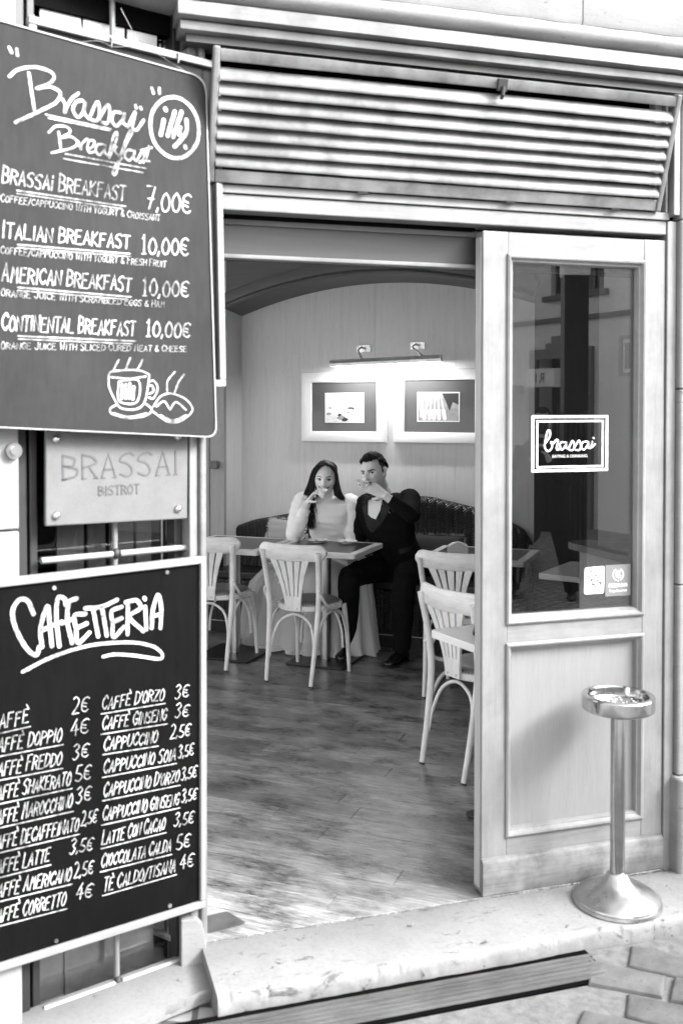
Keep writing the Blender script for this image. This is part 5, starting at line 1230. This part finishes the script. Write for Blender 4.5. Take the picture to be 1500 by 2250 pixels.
for (x, y, rz) in ((-.232,.42,8),(.160,.385,-14)):
    sh = MB(); sec = [(.055,.030,.052),(.045,.036,.066),(.0,.036,.078),(-.05,.036,.066),(-.095,.042,.050),(-.135,.043,.040),(-.160,.036,.032),(-.176,.018,.022)]
    sh.loft([[(hx*cos(t), yy, .012+max(-.002, hz*(sin(t)*.5+.5))) for t in [2*pi*i/20 for i in range(20)]] for yy, hx, hz in sec])
    s_ = sh.xf(T(x, y) @ RZ(rz)).build('shoe', LEATHER, Mn, smooth=60)
    m = MB(); m.loft([[(hx*1.05*cos(t), yy, z) for t in [2*pi*i/20 for i in range(20)]] and [(x_, yy, z) for x_, z in ((-hx*1.04,.001),(hx*1.04,.001),(hx*1.04,.014),(-hx*1.04,.014))] for yy, hx, hz in sec]); m.xf(T(x, y) @ RZ(rz)).build('sole', IRON, Mn, smooth=30)
    m = MB()
    for q in range(4): m.tube([(-.018,-.02-.018*q,.088-.008*q),(.018,-.024-.018*q,.088-.008*q)], .0028, 6)
    m.xf(T(x, y) @ RZ(rz)).build('laces', IRON, Mn)
# ---------------------------------------------------------------- espresso cups
def cup(label, M):
    c = thing('espresso_cup', label, 'cup', M, 'espresso cups in their hands')
    MB().lathe([(0,.0),(.017,.0),(.018,.003),(.021,.008),(.0285,.026),(.0315,.052),(.0305,.053),(.0275,.028),(.019,.010),(0,.006)],32).build('bowl', CHINA, c, smooth=40)
    MB().tube(spline([(.029,0,.044),(.042,0,.047),(.050,0,.036),(.044,0,.021),(.026,0,.017)],6), (.0042), 8, 1.3).build('handle', CHINA, c, smooth=60)
    return c
cw = cup('white espresso cup held to the woman\'s lips', ROOM @ T(-.424,.486,1.043) @ RZ(176) @ Matrix.Rotation(radians(-6),4,'Y') @ Matrix.Rotation(radians(-14),4,'X'))
cm = cup('white espresso cup held to the man\'s mouth', ROOM @ T(-.140,.482,1.118) @ RZ(-10) @ Matrix.Rotation(radians(20),4,'X'))
m = MB().box(-.006,.004,-.0315,-.0300,.034,.037); m.box(-.003,.007,-.0310,-.0300,.027,.030); m.build('printed_mark', EYED, cm)
# ------------------------------------------------------------------ across the street: what the door pane mirrors
OPP = Matrix.Translation((5.845,-10.369,-.10)) @ Matrix(((-.2144,.9768,0,0),(-.9768,-.2144,0,0),(0,0,1,0),(0,0,0,1)))
ob_ = thing('opposite_house', 'pale plastered house across the street with string course and barred window', 'building', OPP)
PL = m_stone('pale_house_plaster', .7, pits=.05, scale=.6, layer=1, var=.08, bump=.2)
m = MB(); m.box(-7,-1.30,0,.4,0,6.2); m.box(-1.30,-.20,0,.4,0,.02); m.box(.05,11,0,.4,0,6.2); m.box(-.95,.05,0,.4,2.55,3.38); m.box(-1.30,-.95,0,.4,.0,3.38); m.box(-1.30,-.20,0,.4,4.95,6.2); m.box(-.20,.05,0,.4,3.38,6.2); m.build('wall', PL, ob_)
MB().box(-7,11,-.05,-.001,2.98,3.05).build('string_course', m_plain('grey_course', .12), ob_)
MB().box(-1.40,-.08,-.07,-.001,3.30,3.38).build('window_sill', m_plain('dark_sill', .10), ob_)
w_ = MB().box(-1.30,-.20,.12,.14,3.38,4.95).build('window', m_plain('dark_panes', .02, .1), ob_)
for x in (-1.29,-1.02,-.75,-.48,-.22): MB().box(x,x+.03,.09,.119,3.39,4.94).build('glazing_bar', WOOD_LIGHT, w_)
for z in (3.39,3.9,4.4,4.9): MB().box(-1.29,-.21,.085,.0895,z,z+.03).build('glazing_bar', WOOD_LIGHT, w_)
DG = m_plain('grey_surround', .16)
m = MB(); m.prism([(-1.12,0),(-1.12,2.60),(-.75,2.60),(-.75,2.68),(-.62,2.68),(-.62,2.78),(-.28,2.78),(-.28,2.68),(-.15,2.68),(-.15,2.60),(.22,2.60),(.22,0),(.05,0),(.05,2.45),(-.95,2.45),(-.95,0)], -.06, -.002); m.build('door_surround', DG, ob_)
d_ = MB().box(-.95,.05,.25,.28,0,2.55).build('door', m_plain('dark_door', .02, .6), ob_)
for k in range(9): MB().tube([(-.90+.11*k,.2,.0),(-.90+.11*k,.2,1.75)], .012, 6).build('gate_bar', DG, d_)
bs = thing('box_sign', 'small white box sign beside the doorway across the street', 'sign', OPP @ T(-.66,-.42,2.02))
MB().box(-.30,.30,-.18,.18,0,.26).build('box', WHITEF, bs, bevel=.01)
text_mesh('R', .20, IRON, 'lettering', bs, T(-.05,-.184,.06) @ XZ); text_mesh('I', .20, IRON, 'lettering', bs, T(.08,-.184,.06) @ XZ)
MB().box(-.04,.04,.18,.42,.08,.16).build('bracket', IRON, bs)
ps = thing('white_parasol', 'white market parasol standing before the house across the street', 'parasol', OPP @ T(.85,-1.0,0))
m = MB(); m.loft([[(rr*cos(2*pi*i/8), rr*sin(2*pi*i/8), z) for i in range(8)] for rr, z in ((.03,2.42),(.5,2.24),(1.05,2.05),(1.06,1.93),(1.04,1.93),(1.03,2.03),(.5,2.22),(.03,2.40))]); m.build('canopy', m_plain('white_canvas', .75, .9), ps)
MB().tube([(0,0,0),(0,0,2.4)], .025, 10).build('pole', IRON, ps); MB().lathe([(0,0),(.28,0),(.28,.06),(.05,.10),(0,.10)],24).build('base', IRON, ps, smooth=40)
pc = thing('dark_pillar', 'tall dark ribbed pillar with white cap across the street', 'pillar', T(3.72,-5.75,-.10) @ RZ(20))
MB().box(-.12,.12,-.12,.12,1.7,3.05).build('shaft', BLK, pc, bevel=.01); MB().box(-.13,.13,-.13,.13,3.051,3.4).build('cap', WHITEF, pc, bevel=.01)
for k in range(5): MB().box(-.12+.05*k,-.09+.05*k,-.14,.12,0,1.699).build('rib', IRON, pc)
# parked car
car = thing('parked_car', 'dark small car parked across the street', 'car', T(2.05,-7.35,-.088) @ RZ(17))
CP = m_plain('dark_car_paint', .03, .2, .05, 3, 0); CG = m_plain('car_window', .012, .04, 0, 3, 0)
prof = [(-1.78,.32),(-1.80,.62),(-1.70,.82),(-1.05,.92),(-.45,1.40),(.35,1.47),(1.15,1.40),(1.62,.98),(1.78,.86),(1.80,.40),(1.72,.30)]
def prf(k, y): return [(x*(1-.03*k), y, z-(.03*k if z > 1 else 0)) for x, z in prof]
MB().loft([prf(1.5,-.80),prf(.3,-.78),prf(0,-.70)] and [[(x, y, z) for x, z in prof] for y in (-.79,-.74,.74,.79)]).build('body', CP, car, bevel=.05, seg=3)
for y0, y1 in ((-.80,-.792),(.792,.80)):
    MB().prism([(-.88,.97),(-.42,1.32),(.22,1.38),(.22,.97)], y0, y1).build('side_window', CG, car); MB().prism([(.28,.97),(.28,1.38),(1.05,1.32),(1.38,.99)], y0, y1).build('side_window', CG, car)
    for x in (-1.12,1.12):
        w_ = MB().lathe([(0,-.01),(.30,-.01),(.31,.02),(.31,.16),(.29,.19),(0,.19)],28).xf(T(x, y0+(.0 if y0 < 0 else -.16), .31) @ Matrix.Rotation(radians(90 if y0 > 0 else -90),4,'X') @ T(0,0,-.09)).build('wheel', m_plain('tyre', .02, .8), car, smooth=40)
        MB().lathe([(0,0),(.19,0),(.17,.02),(0,.03)],24).xf(T(x, y0-.014 if y0 < 0 else y1+.014, .31) @ Matrix.Rotation(radians(90 if y0 < 0 else -90),4,'X')).build('hubcap', STEEL, w_, smooth=40)
for y in (-.6,.6):
    MB().sphere((1.78,y,.72), (.05,.12,.08)).build('tail_light', m_plain('lamp_glass', .15, .1), car, smooth=60); MB().sphere((-1.76,y,.66), (.06,.13,.08)).build('headlight', m_plain('lamp_clear', .5, .08), car, smooth=60)
MB().box(1.795,1.81,-.26,.26,.46,.57).build('number_plate', WHITEF, car); MB().prism([(1.20,1.375),(1.22,1.372),(1.58,1.01),(1.56,1.01)], -.66, .66).build('rear_window', CG, car)
# onlooker in dark clothes
pn = thing('person', 'person in dark coat and trousers standing on the cobbles, mirrored in the door pane', 'person', T(2.96,-5.0,-.088) @ RZ(212))
hd, W_ = head_mesh(False); ears(hd, W_); hd.xf(T(0,-.02,1.60)); bd = MB(); bd.add(hd.v, hd.f)
limb(bd, [(0,.02,1.38),(0,.01,1.46),(0,0,1.55)], [.065,.056,.056])
bd.loft([sect(c, (1,0,0), rx, ry) for c, rx, ry in (((0,.02,.86),.16,.11),((0,.02,1.05),.15,.10),((0,.02,1.28),.18,.11),((0,.02,1.40),.15,.08))])
for s in (-1, 1):
    limb(bd, [(s*.17,.02,1.36),(s*.23,.04,1.10),(s*.14,-.16,1.12),(s*.06,-.24,1.30)], [.05,.042,.036,.026]); hand(bd, frame_z((s*.06,-.24,1.30), (-s*.2,-.15,1), (-s,-.2,0)), (45,50,35), 1, s)
    limb(bd, [(s*.09,.02,.88),(s*.19,.0,.48),(s*.27,.02,.08)], [.085,.06,.04])
put('body', fuse(bd, .008, 2), SKIN_M, pn)
ct = MB(); ct.loft([sect(c, (1,0,0), rx, ry) for c, rx, ry in (((0,.02,.62),.27,.19),((0,.02,.90),.22,.16),((0,.02,1.08),.20,.14),((0,.02,1.30),.215,.14),((0,.02,1.41),.16,.10),((0,.02,1.46),.08,.07))])
for s in (-1, 1): limb(ct, [(s*.17,.02,1.37),(s*.24,.04,1.11),(s*.15,-.15,1.13),(s*.08,-.22,1.26)], [.075,.066,.056,.046])
put('coat', fuse(ct, .009, 3), SUIT, pn)
tr_ = MB()
for s in (-1, 1): limb(tr_, [(s*.09,.02,.90),(s*.19,.0,.48),(s*.27,.02,.06)], [.105,.08,.065])
put('trousers', fuse(tr_, .009, 3), SUIT, pn)
for s in (-1, 1):
    MB().loft([[(s*.27+hx*cos(t), .06+yy, .0+max(.0, hz*(sin(t)*.5+.5))) for t in [2*pi*i/16 for i in range(16)]] for yy, hx, hz in ((.05,.03,.07),(0,.04,.10),(-.08,.042,.07),(-.18,.045,.05),(-.22,.02,.03))]).build('shoe', LEATHER, pn, smooth=60)
cp_ = cap_hair(None, False, keep_m, .02, .006, 'h', HAIR_M, pn); cp_.xf(T(0,-.02,1.60)); cp_.build('hair', HAIR_M, pn, smooth=70)
MB().box(-.07,.07,-.36,-.26,1.50,1.60).tube([(0,-.36,1.55),(0,-.43,1.55)], .036, 20).build('camera_body', IRON, pn, bevel=.006)
